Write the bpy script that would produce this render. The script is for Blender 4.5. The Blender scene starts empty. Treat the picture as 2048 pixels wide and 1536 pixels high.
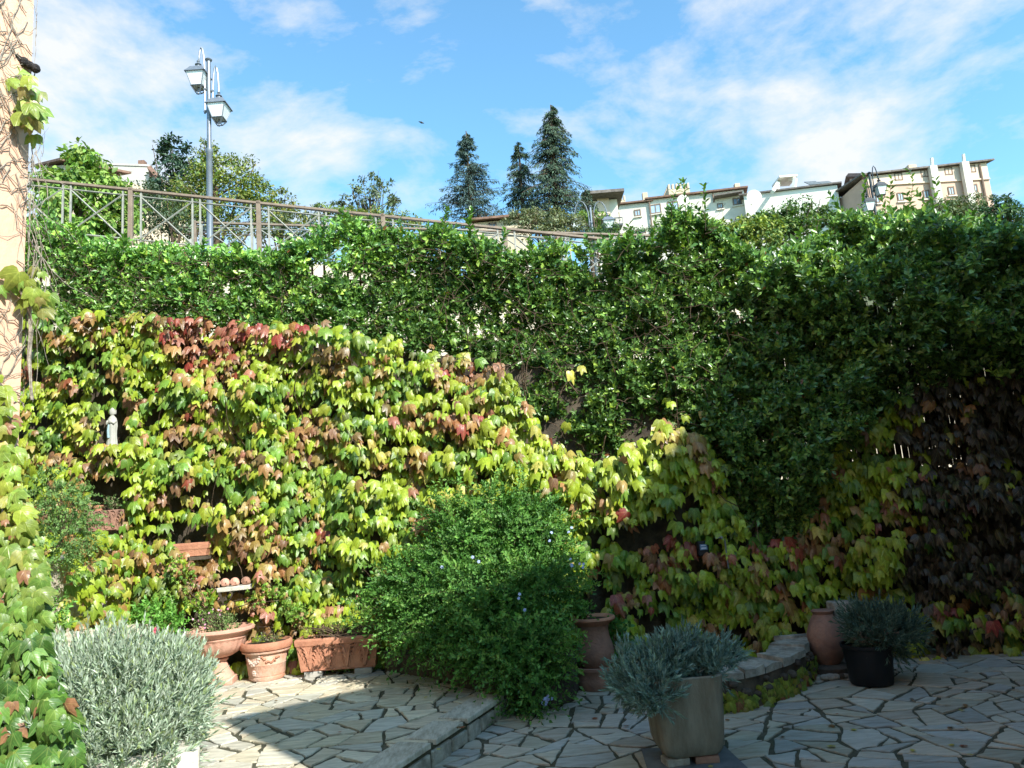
import bpy, math, random
import numpy as np
from mathutils import Vector, Matrix
random.seed(7); rng = np.random.default_rng(7)
sc = bpy.context.scene
COL = sc.collection
R_ = math.radians

# ------------------------------------------------------------------ camera
PITCH, ROLL, CAMZ, FPX = R_(9.5), R_(4.3), 1.65, 1500.0
CAM = np.array([0, 0, CAMZ])
f0 = np.array([0, math.cos(PITCH), math.sin(PITCH)]); r0 = np.array([1, 0, 0.]); u0 = np.cross(r0, f0)
RV = r0*math.cos(ROLL) - u0*math.sin(ROLL); UV_ = u0*math.cos(ROLL) + r0*math.sin(ROLL)
cd = bpy.data.cameras.new('camera'); cam = bpy.data.objects.new('camera', cd); COL.objects.link(cam)
cam.matrix_world = Matrix(((RV[0], UV_[0], -f0[0], 0), (RV[1], UV_[1], -f0[1], 0), (RV[2], UV_[2], -f0[2], CAMZ), (0, 0, 0, 1)))
cd.sensor_width = 36; cd.lens = 36*FPX/2048; cd.clip_start = 0.05; cd.clip_end = 2000
sc.camera = cam

def at(px, py, Y):
    """point at forward distance Y that the photo shows at px, py"""
    d = f0 + (px-1024)/FPX*RV - (py-768)/FPX*UV_
    return CAM + d*(Y/d[1])
def at_np(px, py, Y):
    d = f0[None] + ((px-1024)/FPX)[:, None]*RV[None] - ((py-768)/FPX)[:, None]*UV_[None]
    return CAM[None] + d*(Y/d[:, 1])[:, None]

# ------------------------------------------------------------------ sky, sun, exposure
SUN = np.array([0.494, -0.614, 0.616])
EL = math.asin(SUN[2])
w = bpy.data.worlds.new('World'); sc.world = w; w.use_nodes = True
nt = w.node_tree; N = nt.nodes; L = nt.links; N.clear()
out = N.new('ShaderNodeOutputWorld'); bg = N.new('ShaderNodeBackground'); L.new(bg.outputs[0], out.inputs[0])
sky = N.new('ShaderNodeTexSky'); sky.sky_type = 'NISHITA'; sky.sun_disc = False
sky.sun_elevation = EL; sky.sun_rotation = math.atan2(SUN[0], SUN[1]); sky.air_density = 1.0; sky.dust_density = 0.6; sky.ozone_density = 2.5
bg.inputs[1].default_value = 0.08
tc = N.new('ShaderNodeTexCoord')
def vmath(op, a, b=None):
    n = N.new('ShaderNodeVectorMath'); n.operation = op
    for i, v in enumerate((a, b)):
        if v is None: continue
        if isinstance(v, (tuple, list)): n.inputs[i].default_value = v
        else: L.new(v, n.inputs[i])
    return n
def fmath(op, a, b=0.0, c=None, clamp=False):
    n = N.new('ShaderNodeMath'); n.operation = op; n.use_clamp = clamp
    for i, v in enumerate((a, b, c)):
        if v is None: continue
        if isinstance(v, (int, float)): n.inputs[i].default_value = v
        else: L.new(v, n.inputs[i])
    return n.outputs[0]
dirv = vmath('NORMALIZE', tc.outputs['Generated']).outputs[0]
# clouds: fbm noise on the dome, gathered in a few banks
warp = N.new('ShaderNodeTexNoise'); warp.inputs['Scale'].default_value = 2.2; warp.inputs['Detail'].default_value = 3
L.new(dirv, warp.inputs['Vector'])
sepw = vmath('SCALE', warp.outputs['Color']); sepw.inputs['Scale'].default_value = 0.12
wdir = vmath('ADD', dirv, sepw.outputs[0]).outputs[0]
mapn = N.new('ShaderNodeMapping'); mapn.inputs['Rotation'].default_value = (0, R_(28), R_(8)); mapn.inputs['Scale'].default_value = (1.0, 1.2, 2.0)
L.new(wdir, mapn.inputs[0])
n1 = N.new('ShaderNodeTexNoise'); n1.inputs['Scale'].default_value = 5.5; n1.inputs['Detail'].default_value = 9; n1.inputs['Roughness'].default_value = 0.6
L.new(mapn.outputs[0], n1.inputs['Vector'])
cloud = None
BANKS = [(200, 290, .20, 1.0), (100, 230, .13, .8), (330, 350, .12, .7), (560, 370, .17, .75), (640, 190, .15, .42), (760, 100, .13, .36),
         (830, 330, .14, .5), (1000, 350, .13, .5), (520, 20, .12, .3), (1480, 60, .13, .75), (1620, 150, .17, .55), (1800, 190, .2, .75), (1980, 70, .22, .7),
         (1430, 270, .06, .65), (1640, 300, .16, .6), (1300, 370, .14, .6), (1180, 30, .1, .35), (1500, 360, .12, .5), (1180, 330, .1, .4), (2200, 300, .2, .5), (-150, 500, .4, .8)]
for px, py, rad, amp in BANKS:
    d = f0 + (px-1024)/FPX*RV - (py-768)/FPX*UV_; d = d/np.linalg.norm(d)
    dist = vmath('DISTANCE', dirv, tuple(d)).outputs['Value']
    t = fmath('SUBTRACT', 1.0, fmath('DIVIDE', dist, rad*1.35), clamp=True)
    t = fmath('MULTIPLY', fmath('MULTIPLY', t, fmath('SUBTRACT', 2.0, t)), amp)
    cloud = t if cloud is None else fmath('MAXIMUM', cloud, t)
# everywhere else on the dome a light scatter of cloud
thr = fmath('ADD', fmath('MULTIPLY', n1.outputs['Fac'], 3.4), fmath('MULTIPLY', cloud, 1.15))
cm = fmath('MULTIPLY', fmath('SUBTRACT', thr, 2.18), 1.15, clamp=True)
cm = fmath('MULTIPLY', cm, .94)
tint = N.new('ShaderNodeMix'); tint.data_type = 'RGBA'; tint.blend_type = 'MULTIPLY'; tint.inputs[0].default_value = 1
L.new(sky.outputs[0], tint.inputs[6]); tint.inputs[7].default_value = (1.9, 2.75, 2.7, 1)
mx = N.new('ShaderNodeMix'); mx.data_type = 'RGBA'; L.new(cm, mx.inputs[0]); L.new(tint.outputs[2], mx.inputs[6]); mx.inputs[7].default_value = (7.6, 7.7, 7.7, 1)
L.new(mx.outputs[2], bg.inputs[0])

sl = bpy.data.lights.new('sun', 'SUN'); sl.energy = 5.0; sl.angle = R_(0.5); sl.color = (1, .95, .86)
so = bpy.data.objects.new('sun', sl); COL.objects.link(so)
so.rotation_euler = Vector(SUN).to_track_quat('Z', 'Y').to_euler()
sc.view_settings.view_transform = 'Standard'; sc.view_settings.look = 'None'; sc.view_settings.gamma = 1
sc.view_settings.exposure = 0.72
sc.cycles.max_bounces = 6; sc.cycles.transparent_max_bounces = 6; sc.cycles.diffuse_bounces = 3; sc.cycles.glossy_bounces = 2
sc.cycles.transmission_bounces = 3; sc.cycles.caustics_reflective = False; sc.cycles.caustics_refractive = False

# ------------------------------------------------------------------ materials
def mat(name, col, rough=.8, var=.15, scale=6., bump=.2, bscale=30., col2=None, spec=.3, metal=0., stretch=None, attr=None, c2amt=1.0):
    m = bpy.data.materials.new(name); m.use_nodes = True; t = m.node_tree; n = t.nodes; l = t.links
    b = n['Principled BSDF']; b.inputs['Roughness'].default_value = rough; b.inputs['Metallic'].default_value = metal
    b.inputs['Specular IOR Level'].default_value = spec
    co = n.new('ShaderNodeTexCoord'); src = co.outputs['Object']
    if stretch:
        mp = n.new('ShaderNodeMapping'); mp.inputs['Scale'].default_value = stretch; l.new(src, mp.inputs[0]); src = mp.outputs[0]
    no = n.new('ShaderNodeTexNoise'); no.inputs['Scale'].default_value = scale; no.inputs['Detail'].default_value = 7; no.inputs['Roughness'].default_value = .65
    l.new(src, no.inputs['Vector'])
    cr = n.new('ShaderNodeValToRGB'); l.new(no.outputs['Fac'], cr.inputs[0])
    c = np.array(col[:3]); d = np.array(col2[:3]) if col2 else c*(1-2*var)
    cr.color_ramp.elements[0].position = .33; cr.color_ramp.elements[1].position = .67
    cr.color_ramp.elements[0].color = (*np.clip(d, 0, 1), 1); cr.color_ramp.elements[1].color = (*np.clip(c*(1+var*.5), 0, 1), 1)
    o = cr.outputs[0]
    if attr:
        at_ = n.new('ShaderNodeAttribute'); at_.attribute_name = attr
        mm = n.new('ShaderNodeMix'); mm.data_type = 'RGBA'; mm.blend_type = 'MULTIPLY'; mm.inputs[0].default_value = 1
        l.new(o, mm.inputs[6]); l.new(at_.outputs['Color'], mm.inputs[7]); o = mm.outputs[2]
    l.new(o, b.inputs['Base Color'])
    if bump:
        nb = n.new('ShaderNodeTexNoise'); nb.inputs['Scale'].default_value = bscale; nb.inputs['Detail'].default_value = 6; l.new(src, nb.inputs['Vector'])
        bu = n.new('ShaderNodeBump'); bu.inputs['Strength'].default_value = bump; bu.inputs['Distance'].default_value = .02
        l.new(nb.outputs['Fac'], bu.inputs['Height']); l.new(bu.outputs[0], b.inputs['Normal'])
    return m

def leafmat(name, rough=.42, transl=.3, spec=.45, vein=0., tw=(1.25, 1.2, .55)):
    """leaf colours come from each leaf's own attribute; pale veins follow the leaf's uv"""
    m = bpy.data.materials.new(name); m.use_nodes = True; t = m.node_tree; n = t.nodes; l = t.links
    b = n['Principled BSDF']; b.inputs['Roughness'].default_value = rough; b.inputs['Specular IOR Level'].default_value = spec
    a = n.new('ShaderNodeAttribute'); a.attribute_name = 'Col'; o = a.outputs['Color']
    if vein:
        uv = n.new('ShaderNodeUVMap'); sp = n.new('ShaderNodeSeparateXYZ'); l.new(uv.outputs[0], sp.inputs[0])
        def fm(op, x, y=0., clamp=False):
            q = n.new('ShaderNodeMath'); q.operation = op; q.use_clamp = clamp
            for i, v in enumerate((x, y)):
                if isinstance(v, (int, float)): q.inputs[i].default_value = v
                else: l.new(v, q.inputs[i])
            return q.outputs[0]
        ax = fm('ABSOLUTE', sp.outputs[0]); y = sp.outputs[1]
        v1 = fm('SUBTRACT', 1., fm('MULTIPLY', ax, 30.), True)
        rib = fm('ABSOLUTE', fm('SUBTRACT', ax, fm('MULTIPLY', y, .82)))
        v2 = fm('SUBTRACT', 1., fm('MULTIPLY', rib, 34.), True)
        st = fm('ABSOLUTE', fm('SUBTRACT', fm('FRACT', fm('MULTIPLY', fm('SUBTRACT', y, fm('MULTIPLY', ax, .9)), 7.)), .5))
        v3 = fm('MULTIPLY', fm('SUBTRACT', 1., fm('MULTIPLY', st, 9.), True), .45)
        v = fm('MULTIPLY', fm('MAXIMUM', fm('MAXIMUM', v1, v2), v3), vein)
        mm = n.new('ShaderNodeMix'); mm.data_type = 'RGBA'; l.new(v, mm.inputs[0]); l.new(o, mm.inputs[6])
        sc_ = n.new('ShaderNodeMix'); sc_.data_type = 'RGBA'; sc_.blend_type = 'ADD'; sc_.inputs[0].default_value = 1
        l.new(o, sc_.inputs[6]); sc_.inputs[7].default_value = (.16, .17, .05, 1); l.new(sc_.outputs[2], mm.inputs[7]); o = mm.outputs[2]
        co = n.new('ShaderNodeTexCoord'); no = n.new('ShaderNodeTexNoise'); no.inputs['Scale'].default_value = 45; no.inputs['Detail'].default_value = 4
        l.new(co.outputs['Object'], no.inputs['Vector'])
        hv = n.new('ShaderNodeMapRange'); hv.inputs[1].default_value = .3; hv.inputs[2].default_value = .7; hv.inputs[3].default_value = .72; hv.inputs[4].default_value = 1.15
        l.new(no.outputs['Fac'], hv.inputs[0])
        m2 = n.new('ShaderNodeVectorMath'); m2.operation = 'SCALE'; l.new(o, m2.inputs[0]); l.new(hv.outputs[0], m2.inputs['Scale']); o = m2.outputs[0]
        bu = n.new('ShaderNodeBump'); bu.inputs['Strength'].default_value = .35; bu.inputs['Distance'].default_value = .006
        l.new(v, bu.inputs['Height']); l.new(bu.outputs[0], b.inputs['Normal'])
    l.new(o, b.inputs['Base Color'])
    if transl:
        tr = n.new('ShaderNodeBsdfTranslucent'); tm = n.new('ShaderNodeMix'); tm.data_type = 'RGBA'; tm.blend_type = 'MULTIPLY'; tm.inputs[0].default_value = 1
        l.new(o, tm.inputs[6]); tm.inputs[7].default_value = (*tw, 1); l.new(tm.outputs[2], tr.inputs[0])
        ms = n.new('ShaderNodeMixShader'); ms.inputs[0].default_value = transl
        l.new(b.outputs[0], ms.inputs[1]); l.new(tr.outputs[0], ms.inputs[2]); l.new(ms.outputs[0], n['Material Output'].inputs[0])
    return m

M = dict(
    terracotta=mat('terracotta', (.50, .24, .15), .85, .18, 7, .3, 60, col2=(.36, .16, .10)),
    terracotta_pink=mat('pink_terracotta', (.62, .36, .27), .85, .15, 6, .25, 60, col2=(.50, .27, .20)),
    terracotta_dark=mat('weathered_terracotta', (.36, .20, .14), .9, .2, 6, .3, 50, col2=(.22, .13, .10)),
    limepot=mat('limed_terracotta', (.52, .26, .17), .88, .2, 9, .35, 50, col2=(.60, .45, .36)),
    limebloom=mat('lime_bloom', (.68, .56, .50), .9, .15, 22, .3, 60, col2=(.52, .34, .26)),
    soil=mat('soil', (.06, .045, .03), .95, .3, 20, .6, 60),
    planter_stone=mat('planter_stone', (.24, .225, .175), .85, .2, 5, .35, 90, col2=(.16, .14, .10), stretch=(3, 3, .6)),
    black=mat('black_plastic', (.012, .014, .018), .5, .1, 5, .05),
    plaster=mat('peach_plaster', (.80, .52, .36), .9, .06, 3, .25, 25, col2=(.70, .45, .32)),
    cream=mat('cream_plaster', (.74, .66, .50), .9, .1, 2, .2, 20, col2=(.58, .51, .39)),
    roughwhite=mat('rough_whitewash', (.68, .62, .50), .95, .2, 9, .9, 40, col2=(.42, .37, .29)),
    oldstone=mat('old_stone', (.11, .09, .065), .95, .3, 5, .9, 14, col2=(.04, .033, .027)),
    palestone=mat('pale_stone', (.42, .40, .34), .9, .2, 9, .8, 25, col2=(.17, .16, .13)),
    mortar=mat('dark_mortar', (.10, .09, .065), .95, .3, 14, .6, 60, col2=(.045, .05, .025)),
    slab=mat('paving_stone', (.52, .505, .44), .7, .12, 7, .6, 38, col2=(.36, .34, .28), attr='Col', stretch=(.7, 3.2, 1)),
    slab_warm=mat('warm_paving_stone', (.68, .64, .52), .7, .12, 7, .6, 38, col2=(.42, .39, .31), attr='Col', stretch=(.7, 3.2, 1)),
    lipstone=mat('step_edge_stone', (.56, .53, .44), .8, .12, 9, .6, 38, col2=(.30, .28, .22), stretch=(3, .8, 1)),
    slate=mat('slate', (.15, .17, .18), .7, .2, 4, .2, 40),
    rust=mat('rusty_iron', (.20, .065, .035), .85, .3, 20, .3, 80),
    railbrown=mat('brown_rail_paint', (.27, .205, .15), .55, .15, 9, .1, 60),
    railgrey=mat('grey_rail_paint', (.36, .36, .31), .5, .15, 9, .1, 60),
    lampmetal=mat('lamp_metal', (.20, .22, .25), .4, .1, 9, .05, 60, metal=.3, spec=.5),
    lampdark=mat('dark_lamp_metal', (.05, .055, .06), .45, .1, 9, .05, 60, metal=.3, spec=.5),
    lampglass=mat('frosted_glass', (.72, .76, .76), .35, .04, 5, 0, spec=.6),
    bark=mat('bark', (.13, .09, .06), .95, .3, 12, .8, 40),
    greystem=mat('grey_stem', (.38, .34, .28), .9, .3, 30, .3, 80),
    redstem=mat('red_stem', (.22, .08, .06), .8, .2, 30, .2, 80),
    roof=mat('clay_roof', (.24, .14, .10), .9, .25, 4, .5, 6),
    roofgrey=mat('grey_roof_edge', (.20, .17, .15), .9, .25, 4, .3, 6),
    white=mat('white_plaster', (.72, .66, .56), .9, .06, .6, .1, 4, col2=(.56, .51, .43)),
    white2=mat('bright_white_plaster', (.82, .77, .68), .9, .04, .5, .05, 4),
    peach2=mat('peach_facade', (.60, .41, .31), .9, .06, .5, .1, 4, col2=(.52, .35, .26)),
    peachtop=mat('pale_peach_band', (.70, .54, .42), .9, .05, .5, .1, 4),
    castle=mat('castle_stone', (.58, .47, .34), .9, .1, 1, .3, 4, col2=(.44, .35, .25)),
    greywall=mat('grey_block_wall', (.50, .47, .42), .95, .12, 1.2, .4, 5, col2=(.38, .36, .32)),
    darkglass=mat('window_glass', (.10, .13, .16), .15, .1, 1, 0, spec=.8),
    paleglass=mat('pale_window_glass', (.42, .52, .60), .2, .1, 1, 0, spec=.8),
    winframe=mat('window_frame', (.22, .15, .11), .7, .1, 4, 0),
    asphalt=mat('asphalt', (.055, .055, .055), .9, .2, 8, .3, 90),
    earth=mat('hill_earth', (.07, .09, .035), .95, .3, .6, .6, 3, col2=(.10, .09, .05)),
    carpaint=mat('silver_paint', (.5, .53, .56), .3, .03, 2, 0, metal=.5, spec=.6),
    carglass=mat('car_glass', (.20, .38, .50), .1, .05, 2, 0, spec=1.),
    rubber=mat('rubber', (.02, .02, .02), .8, .1, 5, 0),
    darkpipe=mat('dark_pipe', (.035, .03, .028), .7, .4, 60, .8, 60),
    statue=mat('statue_white', (.42, .43, .39), .6, .08, 20, .1, 60),
    statueblue=mat('statue_blue', (.30, .45, .52), .6, .1, 20, .1, 60),
    reed=mat('reed', (.10, .075, .045), .9, .3, 30, .3, 60),
    marble=mat('white_marble', (.66, .63, .55), .7, .08, 14, .3, 60, col2=(.44, .42, .35)),
    leaf_ivy=leafmat('ivy_leaf', .36, .26, .5, .75),
    leaf_jas=leafmat('glossy_leaf', .31, .24, .55, 0),
    leaf_soft=leafmat('soft_leaf', .5, .28, .35, 0),
    leaf_silver=leafmat('silver_leaf', .75, .15, .15, 0, (1, 1.05, .8)),
    leaf_tree=leafmat('tree_leaf', .5, .25, .35, 0),
    leaf_conifer=leafmat('conifer_needle', .7, .08, .2, 0),
    petal=leafmat('petal', .6, .3, .2, 0, (1, 1, 1)),
    bluepanel=mat('blue_label', (.12, .25, .45), .4, .02, 5, 0, spec=.5),
    labelwhite=mat('label_white', (.75, .8, .85), .5, .02, 5, 0),
    concrete=mat('concrete', (.42, .40, .36), .9, .15, 3, .3, 30),
)

# ------------------------------------------------------------------ builders
def tag(o, label=None, cat=None, group=None, kind=None):
    if label: o['label'] = label
    if cat: o['category'] = cat
    if group: o['group'] = group
    if kind: o['kind'] = kind
    return o
def wloc(o):
    v = np.zeros(3)
    while o is not None: v = v + np.array(o.location); o = o.parent
    return v
def empty(name, loc, label=None, cat=None, group=None):
    o = bpy.data.objects.new(name, None); COL.objects.link(o); o.location = tuple(loc); o.empty_display_size = .1
    return tag(o, label, cat, group)
def link_mesh(name, me, m, parent=None, base=None):
    o = bpy.data.objects.new(name, me); COL.objects.link(o)
    if m: me.materials.append(m)
    if parent is not None: o.parent = parent
    if base is not None: o.location = tuple(base)
    return o

class MB:
    def __init__(s): s.v = []; s.f = []
    def add(s, v, f):
        k = len(s.v); s.v += [tuple(float(c) for c in p) for p in v]; s.f += [tuple(i+k for i in q) for q in f]; return s
    def box(s, c, size, rz=0., taper=1., rx=0., ry=0.):
        x, y, z = [q/2 for q in size]
        vs = [Vector((sx*x*(taper if sz < 0 else 1), sy*y*(taper if sz < 0 else 1), sz*z)) for sz in (-1, 1) for sx, sy in ((-1, -1), (1, -1), (1, 1), (-1, 1))]
        mt = Matrix.Rotation(rz, 3, 'Z') @ Matrix.Rotation(ry, 3, 'Y') @ Matrix.Rotation(rx, 3, 'X')
        vs = [mt @ v + Vector(c) for v in vs]
        return s.add(vs, [(3, 2, 1, 0), (4, 5, 6, 7), (0, 1, 5, 4), (1, 2, 6, 5), (2, 3, 7, 6), (3, 0, 4, 7)])
    def tube(s, pts, r, n=6, cap=True):
        pts = [Vector(tuple(p)) for p in pts]; rs = r if hasattr(r, '__len__') else [r]*len(pts); vs = []
        ref = None
        for i, p in enumerate(pts):
            a = (pts[min(i+1, len(pts)-1)] - pts[max(i-1, 0)]).normalized()
            if ref is None: ref = Vector((0, 0, 1)) if abs(a.z) < .9 else Vector((1, 0, 0))
            u = a.cross(ref); u = u.normalized() if u.length > 1e-6 else Vector((1, 0, 0)); v = a.cross(u); ref = v if False else ref
            for k in range(n):
                t = 2*math.pi*k/n; vs.append(p + (u*math.cos(t)+v*math.sin(t))*rs[i])
        fs = [(i*n+k, i*n+(k+1) % n, (i+1)*n+(k+1) % n, (i+1)*n+k) for i in range(len(pts)-1) for k in range(n)]
        if cap: fs += [tuple(range(n-1, -1, -1)), tuple(range((len(pts)-1)*n, len(pts)*n))]
        return s.add(vs, fs)
    def lathe(s, prof, c, n=28, sq=(1, 1), flute=0, nf=0, cap=(True, True), pw=2.):
        vs = []
        for r, z in prof:
            for k in range(n):
                t = 2*math.pi*k/n; ct, st = math.cos(t), math.sin(t)
                q = 1.
                if pw != 2.: q = (abs(ct)**pw + abs(st)**pw)**(-1/pw)
                rr = r*q*(1 + (flute*math.cos(nf*t) if nf else 0))
                vs.append((c[0]+rr*ct*sq[0], c[1]+rr*st*sq[1], c[2]+z))
        m_ = len(prof)
        fs = [(i*n+k, i*n+(k+1) % n, (i+1)*n+(k+1) % n, (i+1)*n+k) for i in range(m_-1) for k in range(n)]
        if cap[0]: fs.append(tuple(range(n-1, -1, -1)))
        if cap[1]: fs.append(tuple(range((m_-1)*n, m_*n)))
        return s.add(vs, fs)
    def prism(s, poly, z0, z1):
        n = len(poly)
        z0s = z0 if hasattr(z0, '__len__') else [z0]*n; z1s = z1 if hasattr(z1, '__len__') else [z1]*n
        vs = [(p[0], p[1], z) for p, z in zip(poly, z0s)] + [(p[0], p[1], z) for p, z in zip(poly, z1s)]
        return s.add(vs, [tuple(range(n-1, -1, -1)), tuple(range(n, 2*n))] + [(i, (i+1) % n, n+(i+1) % n, n+i) for i in range(n)])
    def sphere(s, c, r, n=10, m_=7, sq=(1, 1, 1)):
        prof = [(max(1e-4, r*math.sin(math.pi*i/m_)), -r*math.cos(math.pi*i/m_)*sq[2]) for i in range(m_+1)]
        return s.lathe(prof, c, n, sq[:2])
    def build(s, name, m, parent=None, smooth=False, base=None, bevel=0):
        me = bpy.data.meshes.new(name)
        b = wloc(parent) if parent is not None else (np.array(base, float) if base is not None else np.zeros(3))
        me.from_pydata([(v[0]-b[0], v[1]-b[1], v[2]-b[2]) for v in s.v], [], s.f); me.update()
        if smooth: me.shade_smooth()
        o = link_mesh(name, me, m, parent, None if parent is not None else (base if base is not None else None))
        if smooth:
            try: me.set_sharp_from_angle(angle=R_(40))
            except Exception: pass
        if bevel:
            bm_ = o.modifiers.new('bevel', 'BEVEL'); bm_.width = bevel; bm_.segments = 2; bm_.limit_method = 'ANGLE'
        return o

def np_mesh(name, V, F, m, parent=None, col=None, uv=None, base=None, smooth=True):
    """V (n,3), F (k,3 or 4) -> one mesh; col per vertex, uv per vertex"""
    me = bpy.data.meshes.new(name); nv, nf, k = len(V), len(F), F.shape[1]
    b = wloc(parent) if parent is not None else (np.array(base, float) if base is not None else np.zeros(3))
    V = V - b
    me.vertices.add(nv); me.vertices.foreach_set('co', V.astype(np.float32).ravel())
    me.loops.add(nf*k); me.loops.foreach_set('vertex_index', F.astype(np.int32).ravel())
    me.polygons.add(nf); me.polygons.foreach_set('loop_start', np.arange(0, nf*k, k, dtype=np.int32))
    if smooth: me.polygons.foreach_set('use_smooth', np.ones(nf, bool))
    me.update(calc_edges=True)
    if col is not None:
        a = me.color_attributes.new('Col', 'FLOAT_COLOR', 'POINT'); c4 = np.ones((nv, 4), np.float32); c4[:, :3] = col; a.data.foreach_set('color', c4.ravel())
    if uv is not None:
        u = me.uv_layers.new(name='UVMap'); u.data.foreach_set('uv', uv[F.ravel()].astype(np.float32).ravel())
    return link_mesh(name, me, m, parent, None if parent is not None else base)

def norm(a): return a/np.maximum(np.linalg.norm(a, axis=-1, keepdims=True), 1e-9)
def scatter(name, T, pos, Ya, Za, scale, col, m, parent=None, base=None, widths=None):
    """T list of (verts, faces) templates with +Y base->tip, +Z upper side"""
    Ya = norm(Ya); Xa = norm(np.cross(Ya, Za)); Za = np.cross(Xa, Ya)
    n = len(pos); pick = rng.integers(0, len(T), n); Vs, Fs, Cs, Us = [], [], [], []; off = 0
    if widths is None: widths = np.ones(n)
    for ti, (tv, tf) in enumerate(T):
        s = np.where(pick == ti)[0]
        if not len(s): continue
        v = pos[s, None] + scale[s, None, None]*(tv[None, :, 0:1]*Xa[s, None]*widths[s, None, None] + tv[None, :, 1:2]*Ya[s, None] + tv[None, :, 2:3]*Za[s, None])
        k = len(tv); Vs.append(v.reshape(-1, 3)); Fs.append((tf[None] + (np.arange(len(s))*k)[:, None, None]).reshape(-1, tf.shape[1]) + off)
        Cs.append(np.repeat(col[s], k, axis=0)); Us.append(np.tile(tv[:, :2], (len(s), 1))); off += len(s)*k
    return np_mesh(name, np.concatenate(Vs), np.concatenate(Fs), m, parent, np.concatenate(Cs), np.concatenate(Us), base)

def hash2(i, j, seed): 
    h = np.sin(i*127.1 + j*311.7 + seed*74.7)*43758.5453; return h - np.floor(h)
def vnoise(x, y, seed=0):
    xi, yi = np.floor(x), np.floor(y); fx, fy = x-xi, y-yi; fx = fx*fx*(3-2*fx); fy = fy*fy*(3-2*fy)
    a, b, c, d = hash2(xi, yi, seed), hash2(xi+1, yi, seed), hash2(xi, yi+1, seed), hash2(xi+1, yi+1, seed)
    return (a*(1-fx)+b*fx)*(1-fy) + (c*(1-fx)+d*fx)*fy
def fbm(x, y, seed=0): return (vnoise(x, y, seed)*.55 + vnoise(x*2.1+5, y*2.1, seed+1)*.28 + vnoise(x*4.3, y*4.3+9, seed+2)*.17)

# leaf templates --------------------------------------------------
def ivy_template(v):
    # three pointed lobes, base notch, tip along +Y
    r = np.random.default_rng(v+50)
    j = lambda a: a + r.normal(0, .025)
    sl = .53 + r.uniform(-.12, .05); sy = .64 + r.uniform(-.12, .10)
    ol = [(0, 0), (.16, -.10), (.36, -.08), (.47, .14), (sl, sy), (.33, .60), (.20, .52), (.15, .78), (0, 1.0),
          (-.15, .78), (-.20, .52), (-.33, .60), (-sl, j(sy)), (-.47, .14), (-.36, -.08), (-.16, -.10)]
    ol = np.array([(j(a) if i not in (0, 8) else a, j(b) if i not in (0, 8) else b) for i, (a, b) in enumerate(ol)])
    mid = np.array([(0, .22), (0, .52), (.25, .28), (-.25, .28)])
    P = np.vstack([ol, mid]); fold, droop = r.uniform(.15, .5), r.uniform(.12, .5)
    z = -fold*np.abs(P[:, 0])*1.0 - droop*P[:, 1]**2 + r.normal(0, .018, len(P)); z[16:18] += .03; z[18:20] += .045
    m1, m2, rr, ll = 16, 17, 18, 19
    F = [(0, rr, m1), (0, 1, rr), (1, 2, rr), (2, 3, rr), (3, 4, rr), (4, 5, rr), (5, 6, rr), (rr, 6, m2), (m1, rr, m2), (6, 7, m2), (7, 8, m2),
         (8, 9, m2), (9, 10, m2), (m2, 10, ll), (10, 11, ll), (11, 12, ll), (12, 13, ll), (13, 14, ll), (14, 15, ll), (15, 0, ll), (0, m1, ll), (m1, m2, ll)]
    return np.column_stack([P, z]), np.array(F)
IVY = [ivy_template(i) for i in range(6)]
def oval_template(w, fold, droop, wide=.45):
    v = np.array([(0, 0, 0), (w*.8, wide-.2, fold*.8), (w, wide+.12, fold-droop*.2), (w*.55, .82, fold*.5-droop*.7), (0, 1, -droop), (-w*.55, .82, fold*.5-droop*.7), (-w, wide+.12, fold-droop*.2), (-w*.8, wide-.2, fold*.8), (0, wide, -droop*.25)], float)
    f = np.array([(0, 1, 8), (1, 2, 8), (2, 3, 8), (3, 4, 8), (4, 5, 8), (5, 6, 8), (6, 7, 8), (7, 0, 8)])
    return v, f
OVAL = [oval_template(.24, .07, .12), oval_template(.27, .05, .2), oval_template(.22, .1, .05)]
def rhomb(w, fold, droop): return np.array([(0, 0, 0), (w, .5, fold), (0, 1, -droop), (-w, .5, fold)], float), np.array([(0, 1, 2), (0, 2, 3)])
SIMPLE = [rhomb(.26, .08, .1), rhomb(.22, .05, .18), rhomb(.3, .1, .05)]
NEEDLE = [rhomb(.11, .03, .0), rhomb(.09, .02, .12), rhomb(.12, .03, -.08)]
ROUND = [oval_template(.42, .05, .1, .42), oval_template(.38, .08, .15, .4)]

def perp(A):
    ref = np.where(np.abs(A[:, 2:3]) < .9, np.array([[0, 0, 1.]]), np.array([[1., 0, 0]]))
    B = norm(np.cross(A, ref)); return B, np.cross(A, B)
def sprigs(P, A, Ls, k, th0, th1, pair=False, curve=0.):
    """k leaves along each sprig; returns leaf position, direction, upper normal and the sprig index"""
    n = len(P); A = norm(A); B, C = perp(A)
    j = np.arange(k); t = (j+.6)/k
    ph = (np.where(j % 2 == 0, 0, math.pi) + (j//2)*math.pi/2) if pair else j*2.4
    ph = ph[None] + rng.uniform(0, 6.28, (n, 1)) + rng.normal(0, .3, (n, k))
    th = (th0 + (th1-th0)*t)[None] + rng.normal(0, .18, (n, k))
    pos = P[:, None] + A[:, None]*(Ls[:, None]*t[None])[..., None]
    pos[..., 2] -= curve*(Ls[:, None]*t[None])**2*2
    D = A[:, None]*np.cos(th)[..., None] + (B[:, None]*np.cos(ph)[..., None] + C[:, None]*np.sin(ph)[..., None])*np.sin(th)[..., None]
    Nn = A[:, None] - D*np.sum(A[:, None]*D, -1, keepdims=True) + rng.normal(0, .15, D.shape)
    idx = np.repeat(np.arange(n), k)
    return pos.reshape(-1, 3), D.reshape(-1, 3), norm(Nn.reshape(-1, 3)), idx
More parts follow.
